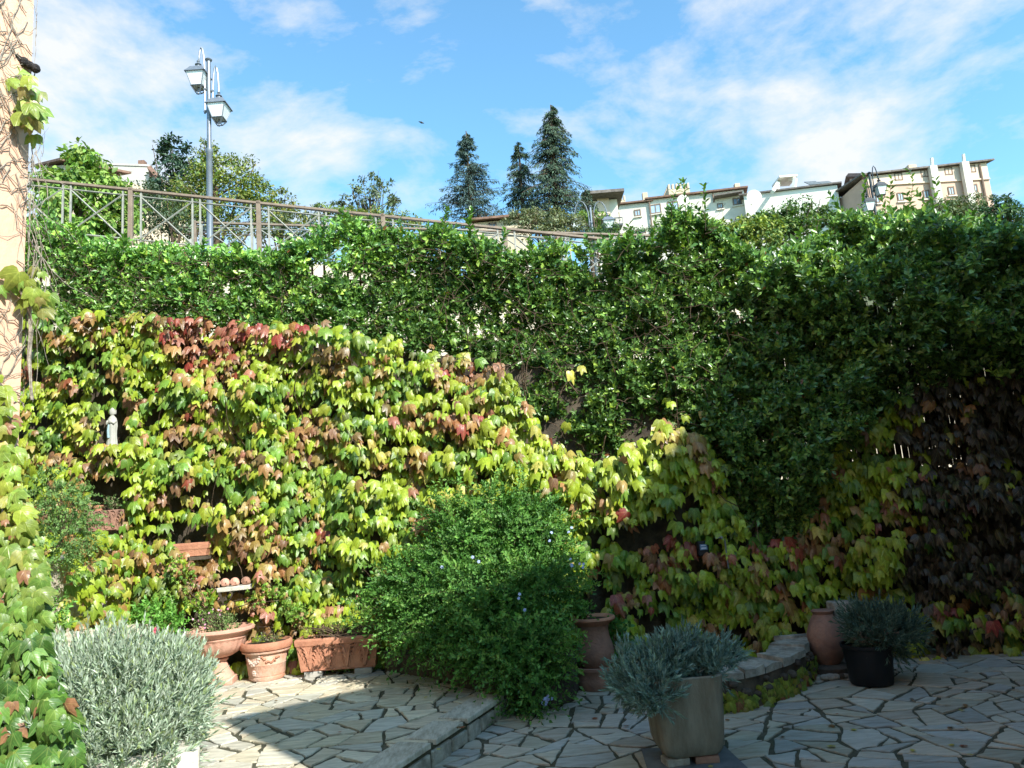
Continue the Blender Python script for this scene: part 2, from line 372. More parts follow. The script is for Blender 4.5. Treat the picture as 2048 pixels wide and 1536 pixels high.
def palette(n, cols, probs=None, jit=.14, u=None):
    cols = np.array(cols, float); k = len(cols)
    p = np.ones(k)/k if probs is None else np.array(probs)/np.sum(probs)
    a = rng.choice(k, n, p=p); b = rng.choice(k, n, p=p); t = rng.uniform(0, .45, (n, 1))
    c = cols[a]*(1-t) + cols[b]*t
    return np.clip(c*np.exp(rng.normal(0, jit, (n, 1))), 0, .95)
def inpoly(x, y, poly):
    ins = np.zeros(len(x), bool); n = len(poly)
    for i in range(n):
        x1, y1 = poly[i]; x2, y2 = poly[(i+1) % n]
        c = ((y1 > y) != (y2 > y)) & (x < (x2-x1)*(y-y1)/((y2-y1) or 1e-9) + x1); ins ^= c
    return ins
def twig(mb, p, d, ln, r, n=5, wob=.25, sag=0.):
    p = Vector(tuple(p)); d = Vector(tuple(d)).normalized(); pts = [p.copy()]; st = ln/n
    for i in range(n):
        d = (d + Vector((random.gauss(0, wob), random.gauss(0, wob), random.gauss(0, wob)-sag))).normalized(); p = p + d*st; pts.append(p.copy())
    mb.tube(pts, [r*(1-.7*i/n) for i in range(n+1)], 4)
    return pts
# ------------------------------------------------------------------ ground
def step_x(y): return -.36 + .395*(y-6.28)
def Yw(x): return 8.15 - .10*x                       # line of the garden wall's foot
def wall_top(x): return np.where(np.asarray(x) < 2.4, 3.28-.165*np.asarray(x), 1.75)
def cut(poly, p, d):
    L_, R2 = [], []; n = len(poly)
    nx, ny = -d[1], d[0]
    for i in range(n):
        a, b = poly[i], poly[(i+1) % n]
        sa = (a[0]-p[0])*nx+(a[1]-p[1])*ny; sb = (b[0]-p[0])*nx+(b[1]-p[1])*ny
        (L_ if sa >= 0 else R2).append(a)
        if (sa >= 0) != (sb >= 0):
            t = sa/(sa-sb); q = (a[0]+(b[0]-a[0])*t, a[1]+(b[1]-a[1])*t); L_.append(q); R2.append(q)
    return L_, R2
def parea(p): return abs(sum(p[i][0]*p[(i+1) % len(p)][1]-p[(i+1) % len(p)][0]*p[i][1] for i in range(len(p))))/2
def split(poly, out_, rnd, big):
    a = parea(poly)
    if a < rnd.uniform(.03, big) or len(poly) < 3: out_.append(poly); return
    c = (sum(p[0] for p in poly)/len(poly), sum(p[1] for p in poly)/len(poly))
    e = max(((poly[i], poly[(i+1) % len(poly)]) for i in range(len(poly))), key=lambda s: math.dist(*s))
    t = rnd.uniform(.32, .68); p = (e[0][0]+(e[1][0]-e[0][0])*t, e[0][1]+(e[1][1]-e[0][1])*t)
    ang = math.atan2(e[1][1]-e[0][1], e[1][0]-e[0][0]) + math.pi/2 + rnd.gauss(0, .38)
    for q in cut(poly, p, (math.cos(ang), math.sin(ang))):
        if len(q) >= 3 and parea(q) > .002: split(q, out_, rnd, big)
def paving(name, poly, z, seed, big=.2, gap=.013, m='slab'):
    rnd = random.Random(seed); ps = []
    xs_ = [p[0] for p in poly]; ys_ = [p[1] for p in poly]; sd = []
    x_ = min(xs_)
    while x_ < max(xs_)+.9:
        y_ = max(min(ys_), -1.5)
        while y_ < max(ys_)+.9: sd.append((x_+rnd.uniform(-.42, .42), y_+rnd.uniform(-.42, .42))); y_ += .82
        x_ += .82
    for i, s in enumerate(sd):
        cell = poly
        for j, q in enumerate(sd):
            if i != j and math.dist(s, q) < 2.6 and len(cell) >= 3:
                cell, _ = cut(cell, ((s[0]+q[0])/2, (s[1]+q[1])/2), (-(s[1]-q[1]), s[0]-q[0])) if False else cut(cell, ((s[0]+q[0])/2, (s[1]+q[1])/2), (s[1]-q[1], -(s[0]-q[0])))
        if len(cell) >= 3: split(cell, ps, rnd, big)
    V, F, Cc = [], [], []
    for p in ps:
        if parea(p) < .006 and rnd.random() < .5: continue
        if sum(p[i][0]*p[(i+1) % len(p)][1]-p[(i+1) % len(p)][0]*p[i][1] for i in range(len(p))) < 0: p = p[::-1]
        g = gap*rnd.uniform(.6, 1.5); q = p
        for i in range(len(p)):                      # shrink: cut away a strip along every edge
            a, b = p[i], p[(i+1) % len(p)]; l = math.dist(a, b)
            if l < 1e-4: continue
            d = ((b[0]-a[0])/l, (b[1]-a[1])/l); gg = g*rnd.uniform(.5, 1.6); d2 = rnd.gauss(0, .03)
            dd = (d[0]-d[1]*d2, d[1]+d[0]*d2)
            q, _ = cut(q, ((a[0]+b[0])/2-d[1]*gg, (a[1]+b[1])/2+d[0]*gg), dd)
            if len(q) < 3: break
        if len(q) < 3 or parea(q) < .0015: continue
        r = []
        for i in range(len(q)):                      # chipped edges
            a, b = q[i], q[(i+1) % len(q)]; l = math.dist(a, b); n = max(1, int(l/.05))
            rough = .0035 if rnd.random() < .7 else .009
            if l > .05 or rnd.random() < .5: r.append((a[0]+rnd.gauss(0, .006), a[1]+rnd.gauss(0, .006)))
            for k in range(1, n):
                t = k/n; r.append((a[0]+(b[0]-a[0])*t+rnd.gauss(0, rough), a[1]+(b[1]-a[1])*t+rnd.gauss(0, rough)))
        if len(r) < 3: continue
        k = len(V); n = len(r); c = (sum(x for x, _ in r)/n, sum(y for _, y in r)/n)
        zz = z+rnd.gauss(.012, .002); tx, ty = rnd.gauss(0, .009), rnd.gauss(0, .009)
        zt = lambda x, y: zz+(x-c[0])*tx+(y-c[1])*ty
        V += [(x, y, z-.01) for x, y in r] + [(x, y, zt(x, y)-.004) for x, y in r] + [(x+(c[0]-x)*min(.5, .004/(math.dist((x, y), c)+1e-6)), y+(c[1]-y)*min(.5, .004/(math.dist((x, y), c)+1e-6)), zt(x, y)) for x, y in r]
        for i in range(n):
            j = (i+1) % n; F += [(k+i, k+j, k+n+j, k+n+i), (k+n+i, k+n+j, k+2*n+j, k+2*n+i)]
        F.append(tuple(k+2*n+i for i in range(n)))
        cc = rnd.choice([(1, 1, 1), (.93, .97, 1.03), (1.04, .99, .9), (.86, .9, .94), (1.02, .94, .86), (.95, .93, .83), (1.05, 1.04, 1.0)]); b_ = rnd.uniform(.78, 1.08)
        Cc += [(cc[0]*b_, cc[1]*b_, cc[2]*b_)]*(3*n)
    me = bpy.data.meshes.new(name); me.from_pydata(V, [], F); me.update()
    a = me.color_attributes.new('Col', 'FLOAT_COLOR', 'POINT'); c4 = np.ones((len(V), 4), np.float32); c4[:, :3] = Cc; a.data.foreach_set('color', c4.ravel())
    return tag(link_mesh(name, me, M[m]), kind='structure')
tag(MB().box((0, 40, -.35), (900, 900, .5)).build('ground', M['earth']), kind='structure')
lower = [(step_x(-7), -7), (8, -7), (8, 7.6), (4.5, 7.75), (.1, 8.2), (step_x(8.0), 8.0)]
tag(MB().prism(lower, -.2, -.006).build('lower_terrace_bed', M['mortar']), kind='structure')
paving('lower_paving', lower, -.008, 3, .13)
upper = [(-7, -7), (step_x(-7), -7), (step_x(8.3), 8.3), (-7, 8.9)]
tag(MB().prism(upper, -.2, .145).build('upper_terrace_bed', M['mortar']), kind='structure')
up2 = [(-7, -7), (step_x(-7)-.02, -7), (step_x(8.3)-.02, 8.3), (-7, 8.9)]
paving('upper_paving', up2, .147, 11, .14, m='slab_warm')
# riser of the step: irregular stones set in mortar, and a lip of thicker slabs
mb = MB(); y = -3.0; rnd = random.Random(5); nx, ny = .9301, -.3673
while y < 7.6:
    l = rnd.uniform(.10, .34); x = step_x(y+l/2)
    if rnd.random() < .85:
        mb.box((x+.006, y+l/2, .045+rnd.uniform(-.01, .01)), (.03, l*.93, rnd.uniform(.08, .125)), rz=-math.atan(.395), ry=rnd.uniform(-.06, .06))
    y += l
tag(mb.build('step_riser', M['palestone'], bevel=.008), kind='structure')
mb = MB(); y = -3.0
while y < 7.6:
    l = rnd.uniform(.35, .75); x = step_x(y+l/2)
    mb.box((x-.105, y+l/2, .148), (.25, l-.03, .038), rz=-math.atan(.395)); y += l+.005
lip = mb.build('step_edge', M['lipstone'], bevel=.006); tag(lip, kind='structure')

# garden wall with its creeper ------------------------------------
gw = empty('garden_wall', (0, 8.3, 0), 'old dark stone garden wall hidden under the autumn creeper', 'garden wall')
mb = MB(); xs = np.linspace(-6.2, 2.4, 30)
for a, b in zip(xs[:-1], xs[1:]):
    mb.prism([(a, Yw(a)), (b, Yw(b)), (b, Yw(b)+.4), (a, Yw(a)+.4)], -.1, [float(wall_top(a)), float(wall_top(b)), float(wall_top(b)), float(wall_top(a))])
mb.build('masonry', M['oldstone'], gw)
mb = MB(); 
mb.prism([(2.4, Yw(2.4)), (7.6, Yw(7.6)), (7.6, Yw(7.6)+.4), (2.4, Yw(2.4)+.4)], -.1, 1.75); mb.build('low_masonry', M['oldstone'], gw)
rs = empty('reed_screen', (5, 7.9, 1.75), 'dark reed screen with light showing through, above the low wall at right', 'screen')
mb = MB(); x = 2.45; rnd = random.Random(9)
while x < 7.4:
    wd = rnd.uniform(.008, .016)
    if rnd.random() < .993: mb.box((x, Yw(x)+.2+rnd.uniform(-.01, .01), 2.65+rnd.uniform(-.05, .05)), (wd, .012, 1.8), rz=rnd.uniform(-.3, .3), ry=rnd.gauss(0, .004))
    x += wd*rnd.uniform(.85, 1.02) + (rnd.uniform(.004, .02) if rnd.random() < .008 else 0)
mb.build('reeds', M['reed'], rs)
mb = MB()
for z in (1.85, 2.5, 3.2): mb.tube([(2.45, Yw(2.45)+.23, z), (7.4, Yw(7.4)+.23, z)], .008, 5)
mb.build('binding_wire', M['rust'], rs)
for x in (2.5, 4.2, 5.9): MB().box((x, Yw(x)+.26, 2.6), (.05, .05, 1.8)).build('post', M['bark'], rs)
# iron fence on the wall
fe = empty('iron_fence', (-2, 8.5, 3.6), 'rusty iron bar fence on top of the garden wall, overgrown with jasmine', 'iron fence')
fx = lambda x: Yw(x)+.2
def ftop(x): return 4.30-.19*x - .03
mb = MB(); mb.tube([(-6.0, fx(-6), ftop(-6.)-.16), (2.4, fx(2.4), ftop(2.4)-.16)], .022, 4); mb.build('top_rail', M['rust'], fe)
mb = MB(); mb.tube([(-6.0, fx(-6), ftop(-6.)-.88), (2.4, fx(2.4), ftop(2.4)-.88)], .018, 4); mb.build('bottom_rail', M['rust'], fe)
x = -5.9; rnd = random.Random(2)
while x < 2.4:
    MB().box((x, fx(x), ftop(x)-.48), (.022, .022, 1.06+rnd.uniform(-.02, .02)), ry=rnd.gauss(0, .008)).build('bar', M['rust'], fe); x += .145
# side wall on the left, rough whitewash
sw = MB(); sw.prism([(-4.75, 5.4), (-4.42, 5.4), (-4.42, 8.62), (-4.75, 8.62)], 0, [1.35, 1.35, 1.6, 1.6])
tag(sw.build('side_wall', M['roughwhite'], base=(-4.6, 7, 0)), 'rough whitewashed garden side wall showing between the ivy at left', 'side wall')

# upper street: retaining wall, parapet, road, hillside -----------
def railz(x): return 6.317-.151*x
def railY(x): return 12.0+.1*x
rw = MB()
for a, b in zip(np.linspace(-14, 14, 20)[:-1], np.linspace(-14, 14, 20)[1:]):
    rw.prism([(a, railY(a)-.12), (b, railY(b)-.12), (b, railY(b)+.25), (a, railY(a)+.25)], 0, [railz(a)-.98, railz(b)-.98, railz(b)-.98, railz(a)-.98])
tag(rw.build('retaining_wall', M['cream'], base=(0, 12, 0)), 'cream plastered retaining wall of the street behind the jasmine', 'retaining wall')
rd = MB(); rd.add([(-14, railY(-14)+.25, railz(-14)-1.35), (14, railY(14)+.25, railz(14)-1.35), (14, 17, railz(14)-1.3), (-14, 16, railz(-14)-1.3)], [(0, 1, 2, 3)])
tag(rd.build('street', M['asphalt']), kind='structure')
def hill(x, y):
    return 1.0 + .30*(y-2) + 1.2*(fbm(x/14, y/14, 3)-.5)*np.clip((y-17)/20, 0, 1)*2 - .05*np.clip(x, -40, 40)*np.clip(1-(y-15)/30, 0, 1)
gx, gy = np.meshgrid(np.linspace(-160, 170, 100), 15.8+np.linspace(0, 1, 50)**1.6*260)
gz = hill(gx, gy); V = np.column_stack([gx.ravel(), gy.ravel(), gz.ravel()]); nn = 100
ii, jj = np.meshgrid(np.arange(49), np.arange(99), indexing='ij'); q = (ii*nn+jj).ravel()
tag(np_mesh('hill', V, np.column_stack([q, q+1, q+nn+1, q+nn]), M['earth']), kind='structure')
tag(MB().box((0, 10.3, 1.0), (26, 1.6, .6)).build('lane_between_walls', M['earth']), kind='structure')

# railings --------------------------------------------------------
def railing(name, label, pt, topz, u0, u1, step, h=.95, fr=(.08, .48, .54, .94)):
    """pt(u) gives plan position, topz(u) the rail's height, one post every step"""
    mid = (u0+u1)/2; b = (*pt(mid), topz(mid)-h); r = empty(name, b, label, 'railing')
    P = lambda u, dz: (*pt(u), topz(u)+dz)
    def bar(m_, a, c, r_): m_.tube([a, c], r_, 4)
    mb = MB()
    a, c = P(u0, 0), P(u1, 0); dx = math.atan2(c[1]-a[1], c[0]-a[0]); L_ = math.dist(a, c)
    mb.box(((a[0]+c[0])/2, (a[1]+c[1])/2, (a[2]+c[2])/2), (L_, .07, .035), rz=dx, ry=-math.asin((c[2]-a[2])/L_)); mb.build('top_rail', M['railbrown'], r)
    n = int(round((u1-u0)/step))
    for i in range(n+1):
        p = P(u0+i*step, 0); MB().box((p[0], p[1], p[2]-h/2+.01), (.07, .07, h+.05), rz=dx).build('post', M['railbrown'], r, bevel=.006)
    for i in range(n):
        g = MB(); u = u0+i*step; f = [u+q*step for q in fr]
        for q in f: g.box((*pt(q), topz(q)-.48), (.026, .026, .92), rz=dx)
        bar(g, P(u+.03, -.10), P(u+step-.03, -.10), .014); bar(g, P(u+.03, -.84), P(u+step-.03, -.84), .014)
        for s, e in ((f[0], f[1]), (f[2], f[3])):
            bar(g, P(s, -.11), P(e, -.83), .013); q0, q1 = P(s, -.83), P(e, -.11)
            bar(g, (q0[0], q0[1]-.024, q0[2]), (q1[0], q1[1]-.024, q1[2]), .013)
        g.build('braced_panel', M['railgrey'], r)
    return r
railing('street_railing', 'brown and grey street railing with crossed braces, the nearer one', lambda u: (u, railY(u)), railz, -9.93, 4.07, 2.0)
railing('far_railing', 'far railing with crossed braces seen through and below the nearer one', lambda u: (u, 15.0+.05*u), lambda u: 7.42-.09*u, -6.3, 3.7, 2.5, fr=(.06, .47, .53, .94))

# ------------------------------------------------------------------ street lamps
def lantern(mb_m, mb_g, c, s):
    x, y, z = c                                           # z is the top of the cap
    mb_m.lathe([(.02, .0), (.035, -.02), (.02, -.05), (.055, -.08), (.07, -.10), (.04, -.115), (.05, -.16)], (x, y, z), 10)
    k = len(mb_m.v)
    def ring(r_, dz): return [(x+sx*r_*s, y+sy*r_*s, z+dz) for sx, sy in ((-1, -1), (1, -1), (1, 1), (-1, 1))]
    rings = [ring(.05, -.15), ring(.13, -.20), ring(.175, -.28), ring(.215, -.33), ring(.215, -.345)]
    mb_m.add(sum(rings, []), [(0, 1, 2, 3)]+[(a*4+i, (a+1)*4+i, (a+1)*4+(i+1) % 4, a*4+(i+1) % 4) for a in range(4) for i in range(4)]+[(19, 18, 17, 16)])
    g = [ring(.185, -.346), ring(.105, -.62)]
    mb_g.add(sum(g, []), [(i, (i+1) % 4, 4+(i+1) % 4, 4+i) for i in range(4)]+[(4, 5, 6, 7)])
    for (a, b) in zip(g[0], g[1]): mb_m.tube([a, b], .011*s, 4)
    lo = ring(.115, -.625); lo2 = ring(.05, -.74)
    for i in range(4):
        mb_m.tube([lo[i], lo[(i+1) % 4]], .014*s, 4); mb_m.tube([lo[i], lo2[i]], .013*s, 4); mb_m.tube([lo2[i], lo2[(i+1) % 4]], .011*s, 4)
    mb_m.tube([(x, y, z-.62), (x, y, z-.78)], .02*s, 5)
def street_lamp(base, H, arms, label, metal='lampmetal', s=1.):
    """arms: (sideways reach, height where the arm leaves, crest height, lantern cap height)"""
    r = empty('street_lamp', base, label, 'street lamp', 'double-armed street lamps along the upper street')
    x, y, z = base; mb = MB()
    mb.lathe([(.11, 0), (.10, .5), (.065, .6), (.06, H*.62), (.075, H*.62+.02), (.075, H*.62+.09), (.045, H*.62+.1), (.042, H-.06), (.06, H-.05), (.075, H-.02), (.05, H), (.01, H+.03)], base, 14)
    mb.build('pole', M[metal], r, smooth=True)
    for dx, z0, zc, zl in arms:
        a = MB(); sg = 1 if dx > 0 else -1; off = sg*.085
        pts = [(x+off, y, z+z0), (x+off, y, z+(z0+zc)/2-.1)]
        R0 = (abs(dx)-.085)/2
        for k in range(9):
            t = math.pi*k/8; pts.append((x+sg*(.085+R0-R0*math.cos(t)), y, z+zc-.75*(1-math.sin(t))*.9 if k > 4 else z+zc-.75*(1-math.sin(t))))
        pts.append((x+dx, y, z+zl)); a.tube(pts, .019*s, 6)
        for zz in (z0+.05, z0+.55): a.tube([(x, y, z+zz), (x+off, y, z+zz)], .03*s, 6); a.sphere((x+off, y, z+zz), .035*s, 6, 4)
        a.build('arm', M[metal], r, smooth=True)
        m_, g_ = MB(), MB(); lantern(m_, g_, (x+dx, y, z+zl), s)
        lo = m_.build('lantern', M[metal], r); g_.build('lantern_glass', M['lampglass'], lo)
    return r
lb = at(420, 480, 14.5); lb[2] = 5.9; zt = at(415, 118, 14.5)[2]
street_lamp(lb, zt-lb[2], [(-.22, zt-lb[2]-1.25, zt-lb[2]+.28, zt-lb[2]-.02), (.21, zt-lb[2]-1.3, zt-lb[2]-.18, zt-lb[2]-.78)], 'tall grey street lamp with two staggered lanterns, behind the railing at left')
b2 = at(1180, 412, 27); H2 = 4.6
street_lamp((b2[0], 27, b2[2]-H2), H2, [(-.62, H2-1.2, H2+.22, H2-.28), (.62, H2-1.2, H2+.16, H2-.34)], 'green-grey street lamp with two arched arms in front of the long white house', s=1.15)
b3 = at(1738, 345, 24); H3 = 4.6
street_lamp((b3[0], 24, b3[2]-H3), H3, [(.28, H3-1.2, H3+.22, H3-.22), (-.2, H3-1.9, H3-.15, H3-.75)], 'dark street lamp standing before the peach building at right', 'lampdark', .9)

# ------------------------------------------------------------------ buildings on the hill
def facade(px0, py0, px1, py1, Y0, Y1=None):
    a = at(px0, py0, Y0); b = at(px1, py1, Y1 or Y0); return a, b
class Bld:
    """box house: front wall from a to b (top corners seen), depth away from the viewer"""
    def __init__(s, name, label, a, b, drop, depth, wallm, cat='building', group=None):
        s.a, s.b = a, b; s.d = np.array([b[0]-a[0], b[1]-a[1]]); s.W = np.linalg.norm(s.d); s.d = s.d/s.W
        s.n = np.array([-s.d[1], s.d[0]]); s.top = (a[2]+b[2])/2; s.drop = drop; s.depth = depth
        s.r = empty(name, (a[0], a[1], s.top-drop), label, cat, group); s.rz = math.atan2(s.d[1], s.d[0])
        s.hz = lambda u: a[2]+(b[2]-a[2])*u
        p = [s.pt(0, 0), s.pt(1, 0), s.pt(1, depth), s.pt(0, depth)]
        MB().prism(p, s.top-drop, [s.hz(0), s.hz(1), s.hz(1), s.hz(0)]).build('wall', M[wallm], s.r)
    def pt(s, u, dep): q = np.array([s.a[0], s.a[1]]) + s.d*u*s.W + s.n*dep; return (q[0], q[1])
    def box(s, mb, u, dz, wd, h, out=.06, th=.12):
        p = s.pt(u, -out+th/2); mb.box((p[0], p[1], s.hz(u)-dz), (wd, th, h), rz=s.rz); return mb
    def eave(s, m, over=.5, th=.18, name='roof', rise=0., e=.4):
        q = [s.pt(-e/s.W, -over), s.pt(1+e/s.W, -over), s.pt(1+e/s.W, s.depth*.5), s.pt(-e/s.W, s.depth*.5)]
        z = [s.hz(0)+.02, s.hz(1)+.02, s.hz(1)+rise+.02, s.hz(0)+rise+.02]
        return MB().prism(q, z, [c+th for c in z]).build(name, m, s.r)
    def window(s, u, dz, wd, h, glass='paleglass', frame='winframe', mull=True, sill=True, shutter=None):
        f = MB()
        for du, dd, w_, h_ in ((-wd/2, 0, .1, h+.1), (wd/2, 0, .1, h+.1), (0, -h/2, wd, .1), (0, h/2, wd, .1)): s.box(f, u+du/s.W, dz+dd, w_, h_, .07, .12)
        if mull: s.box(f, u, dz, .07, h-.1, .065, .09)
        fo = f.build('window', M[frame], s.r)
        s.box(MB(), u, dz, wd-.05, h-.05, .03, .04).build('pane', M[glass], fo)
        if sill: s.box(MB(), u, dz+h/2+.14, wd+.3, .1, .16, .2).build('sill', M['white'], fo)
        if shutter:
            for sg in (-1, 1): s.box(MB(), u+sg*(wd*.75)/s.W, dz, wd*.45, h, .1, .06).build('shutter', M['winframe'], fo)
    def u(s, px, py):                                  # facade fraction for a photo column
        best = min(np.linspace(0, 1, 201), key=lambda q: abs(s.col(q, py)-px)); return best
    def col(s, q, py):
        p = np.array([*s.pt(q, 0), 0]); v = p-CAM; 
        # column where this vertical line crosses row py
        lo, hi = s.top-s.drop, s.top+5
        for _ in range(30):
            md = (lo+hi)/2; v = np.array([p[0], p[1], md])-CAM; yy = 768-FPX*(v@UV_)/(v@f0)
            if yy > py: lo = md
            else: hi = md
        return 1024+FPX*(v@RV)/(v@f0)
    def dz(s, u, px, py):
        lo, hi = s.top-s.drop, s.top+5; p = s.pt(u, 0)
        for _ in range(30):
            md = (lo+hi)/2; v = np.array([p[0], p[1], md])-CAM; yy = 768-FPX*(v@UV_)/(v@f0)
            if yy > py: lo = md
            else: hi = md
        return s.hz(u)-md
    def win_at(s, px, py, w_px, h_px, **k):
        u = s.u(px, py); dz = s.dz(u, px, py); sc_ = s.a[1]/FPX*1.03; s.window(u, dz, w_px*sc_, h_px*sc_, **k)
    def pipe(s, px, py, y0, y1, r=.07, m='winframe', name='drainpipe'):
        u = s.u(px, py); p = s.pt(u, -.12); a, b = s.hz(u)-s.dz(u, px, y0), s.hz(u)-s.dz(u, px, y1)
        MB().tube([(p[0], p[1], a), (p[0], p[1], b)], r, 6).build(name, M[m], s.r)

# long white house, two heights
a, b = facade(1298, 400, 1487, 379, 70, 68)
B1 = Bld('long_white_house', 'long cream-white house with red-brown eaves and wide windows, right of the conifers', a, b, 14, 9, 'white')
B1.eave(M['roof'], .35, .16, rise=.3)
for px, py, w_, h_ in ((1311, 418, 20, 18), (1346, 413, 20, 19)):
    B1.win_at(px, py, w_, h_, glass='paleglass', mull=True)
B1.win_at(1474, 403, 15, 13, glass='darkglass'); B1.win_at(1440, 412, 9, 9, glass='paleglass')
B1.pipe(1299, 440, 402, 500); B1.pipe(1427, 400, 387, 405)
B1.box(MB(), B1.u(1455, 392), B1.dz(.8, 1455, 394), 2.6, .12, .9, .9).build('canopy', M['roofgrey'], B1.r)
for px, py in ((1325, 422), (1365, 402)):
    p = at(px, py, 66); 
p = at(1366, 402, 67.2); MB().lathe([(.02, -.05), (.55, 0), (.6, .03)], (0, 0, 0), 16)
def dish(px, py, Y, r_):
    c = at(px, py, Y); m_ = MB(); n = 14
    vs = [tuple(c)]+[(c[0]+r_*math.cos(2*math.pi*k/n), c[1]-.12, c[2]+r_*math.sin(2*math.pi*k/n)) for k in range(n)]
    m_.add(vs, [(0, 1+k, 1+(k+1) % n) for k in range(n)]); m_.tube([tuple(c), (c[0], c[1]+1.0, c[2]-.3)], .05, 5)
    return m_
dish(1366, 401, 67.4, .55).build('satellite_dish', M['white2'], B1.r)
a, b = facade(1216, 413, 1298, 405, 71, 70.1)
B2 = Bld('low_white_wing', 'lower cream house wing with small shuttered window, left of the long white house', a, b, 13, 8, 'white')
B2.eave(M['roof'], .35, .15, rise=.3)
B2.win_at(1275, 426, 11, 12, glass='paleglass', shutter=None); B2.win_at(1232, 432, 12, 12, glass='darkglass'); B2.win_at(1208+3, 440, 8, 10, glass='darkglass')
B2.win_at(1281, 464, 20, 7, glass='darkglass', mull=False)
MB().box((at(1290, 396, 72)), (.5, .5, 1.0)).build('chimney', M['castle'], B2.r)
MB().box((at(1474, 376, 71)), (.5, .5, .8)).build('chimney', M['castle'], B1.r)
a, b = facade(1487, 391, 1674, 370, 67, 64)
B3 = Bld('bright_white_house', 'bright white flat-fronted house with solar panels and roof frame', a, b, 14, 9, 'white2')
B3.eave(M['roofgrey'], .25, .14, rise=.2)
dish(1508, 395, 65.3, .7).build('satellite_dish', M['white2'], B3.r)
fr = MB(); f1, f2, f3, f4 = at(1553, 380, 68), at(1588, 376, 66.5), at(1590, 357, 66.5), at(1559, 360, 68)
for p, q in ((at(1553, 380, 66.5), f4), (f2, f3), (f4, f3), (at(1545, 384, 64.5), f4)): fr.tube([tuple(p), tuple(q)], .22, 4)
c = at(1573, 359, 67); fr.box((c[0], c[1]+.5, c[2]+.1), (1.7, 2.2, .18)); fr.build('roof_frame', M['white2'], B3.r)
for px in (1625, 1652):
    c = at(px, 366, 66); MB().box(tuple(c), (1.05, 1.4, .06), rx=R_(35)).build('solar_panel', M['slate'], B3.r)
# castle tower and battlements
def battlement(mb, x0, x1, y, z, n, h=.7, th=.5):
    wd = (x1-x0)/(2*n-1)
    for i in range(n): mb.box((x0+wd*(2*i+.5), y, z+h/2), (wd, th, h))
c0, c1 = at(1336, 371, 90), at(1378, 368, 90); zt_ = (c0[2]+c1[2])/2
ct = empty('castle_tower', ((c0[0]+c1[0])/2, 92, zt_-16), 'square castle tower with battlements rising behind the long white house', 'tower')
W_ = c1[0]-c0[0]; mb = MB(); mb.box(((c0[0]+c1[0])/2, 92, zt_-9), (W_*.88, 4-.5, 16)); mb.build('shaft', M['castle'], ct)
mb = MB(); mb.box(((c0[0]+c1[0])/2, 92, zt_-1.05), (W_, 4, 1.0)); mb.build('parapet', M['castle'], ct)
mb = MB(); 
for i in range(9): mb.box((c0[0]+W_*(i+.5)/9, 90.0, zt_-1.85), (W_/22, .35, .6))
for i in range(7): mb.box((c0[0]-.0, 90.2+3.6*(i+.5)/7, zt_-1.85), (.35, .2, .6))
mb.build('corbels', M['castle'], ct)
mb = MB(); battlement(mb, c0[0], c1[0], 90.2, zt_-.55, 6)
for i in range(5): mb.box((c0[0]+.2, 90.4+3.4*(i+.5)/5, zt_-.2), (.4, .36, .7)); mb.box((c1[0]-.2, 90.4+3.4*(i+.5)/5, zt_-.2), (.4, .36, .7))
mb.build('battlements', M['castle'], ct)
c0, c1 = at(1214, 396, 88), at(1250, 390, 88)
cw = empty('castle_wall', (c0[0], 90, c0[2]-15), 'pale crenellated castle wall just right of the largest conifer', 'castle wall')
mb = MB(); mb.box(((c0[0]+c1[0])/2, 90, c0[2]-7.9), (c1[0]-c0[0], 4, 15)); c2 = at(1295, 400, 88); mb.box(((c1[0]+c2[0])/2, 91, c2[2]-7.9), (c2[0]-c1[0], 3, 14.6)); mb.build('masonry', M['castle'], cw)
mb = MB(); battlement(mb, c0[0], c1[0], 88.2, c0[2]-.45, 6, .6); battlement(mb, c1[0], c2[0], 89.8, c2[2]-.65, 9, .6, .4); mb.build('battlements', M['castle'], cw)
p = at(1216, 420, 80); so_ = MB().box((p[0]-.3, 80, p[2]-4), (2.6, 3, 10)); 
# peach building
a, b = facade(1729, 354, 1972, 325, 60, 60.5)
B4 = Bld('peach_building', 'peach three-storey building with two white flues and tiled eaves at far right', a, b, 16, 12, 'peach2')
B4.eave(M['roofgrey'], .4, .14, rise=.7, e=.5)
g = MB(); 
u0_, dzb = 0, B4.dz(.5, 1850, 366)
pA = B4.pt(0, -.05); pB = B4.pt(1, -.05); z_ = B4.top-dzb
g.prism([pA, pB, B4.pt(1, -.02), B4.pt(0, -.02)], [z_+.1-.0, z_+.1, z_+.1, z_+.1], [B4.hz(0)-.02, B4.hz(1)-.02, B4.hz(1)-.02, B4.hz(0)-.02]); g.build('upper_band', M['peachtop'], B4.r)
g = MB(); g.prism([B4.pt(0, -.14), B4.pt(1, -.14), B4.pt(1, 0), B4.pt(0, 0)], z_-.02, z_+.1); g.build('string_course', M['peachtop'], B4.r)
for px, py in ((1796, 354), (1849, 347), (1896, 343), (1943, 338)): B4.win_at(px, py, 15, 14, sill=False, glass='paleglass')
for px, py in ((1753, 398), (1801, 394), (1852, 389), (1902, 382), (1949, 377)): B4.win_at(px, py, 11, 16, glass='paleglass')
for px, y0, y1, xt in ((1861, 322, 440, 0), (1926, 312, 440, 0)):
    u = B4.u(px+5, 380); p = B4.pt(u, -.45); zz = B4.hz(u)
    MB().box((p[0], p[1], zz-5+.0), (.62, .4, 12.5-2.4), rz=B4.rz).build('flue', M['white'], B4.r)
    MB().tube([(p[0], p[1], zz), (p[0], p[1]-.1, zz+.75)], .13, 8).build('flue_pipe', M['white2'], B4.r)
B4.pipe(1961, 350, 330, 420, .09, 'winframe'); B4.pipe(1731, 370, 358, 450, .06, 'winframe')
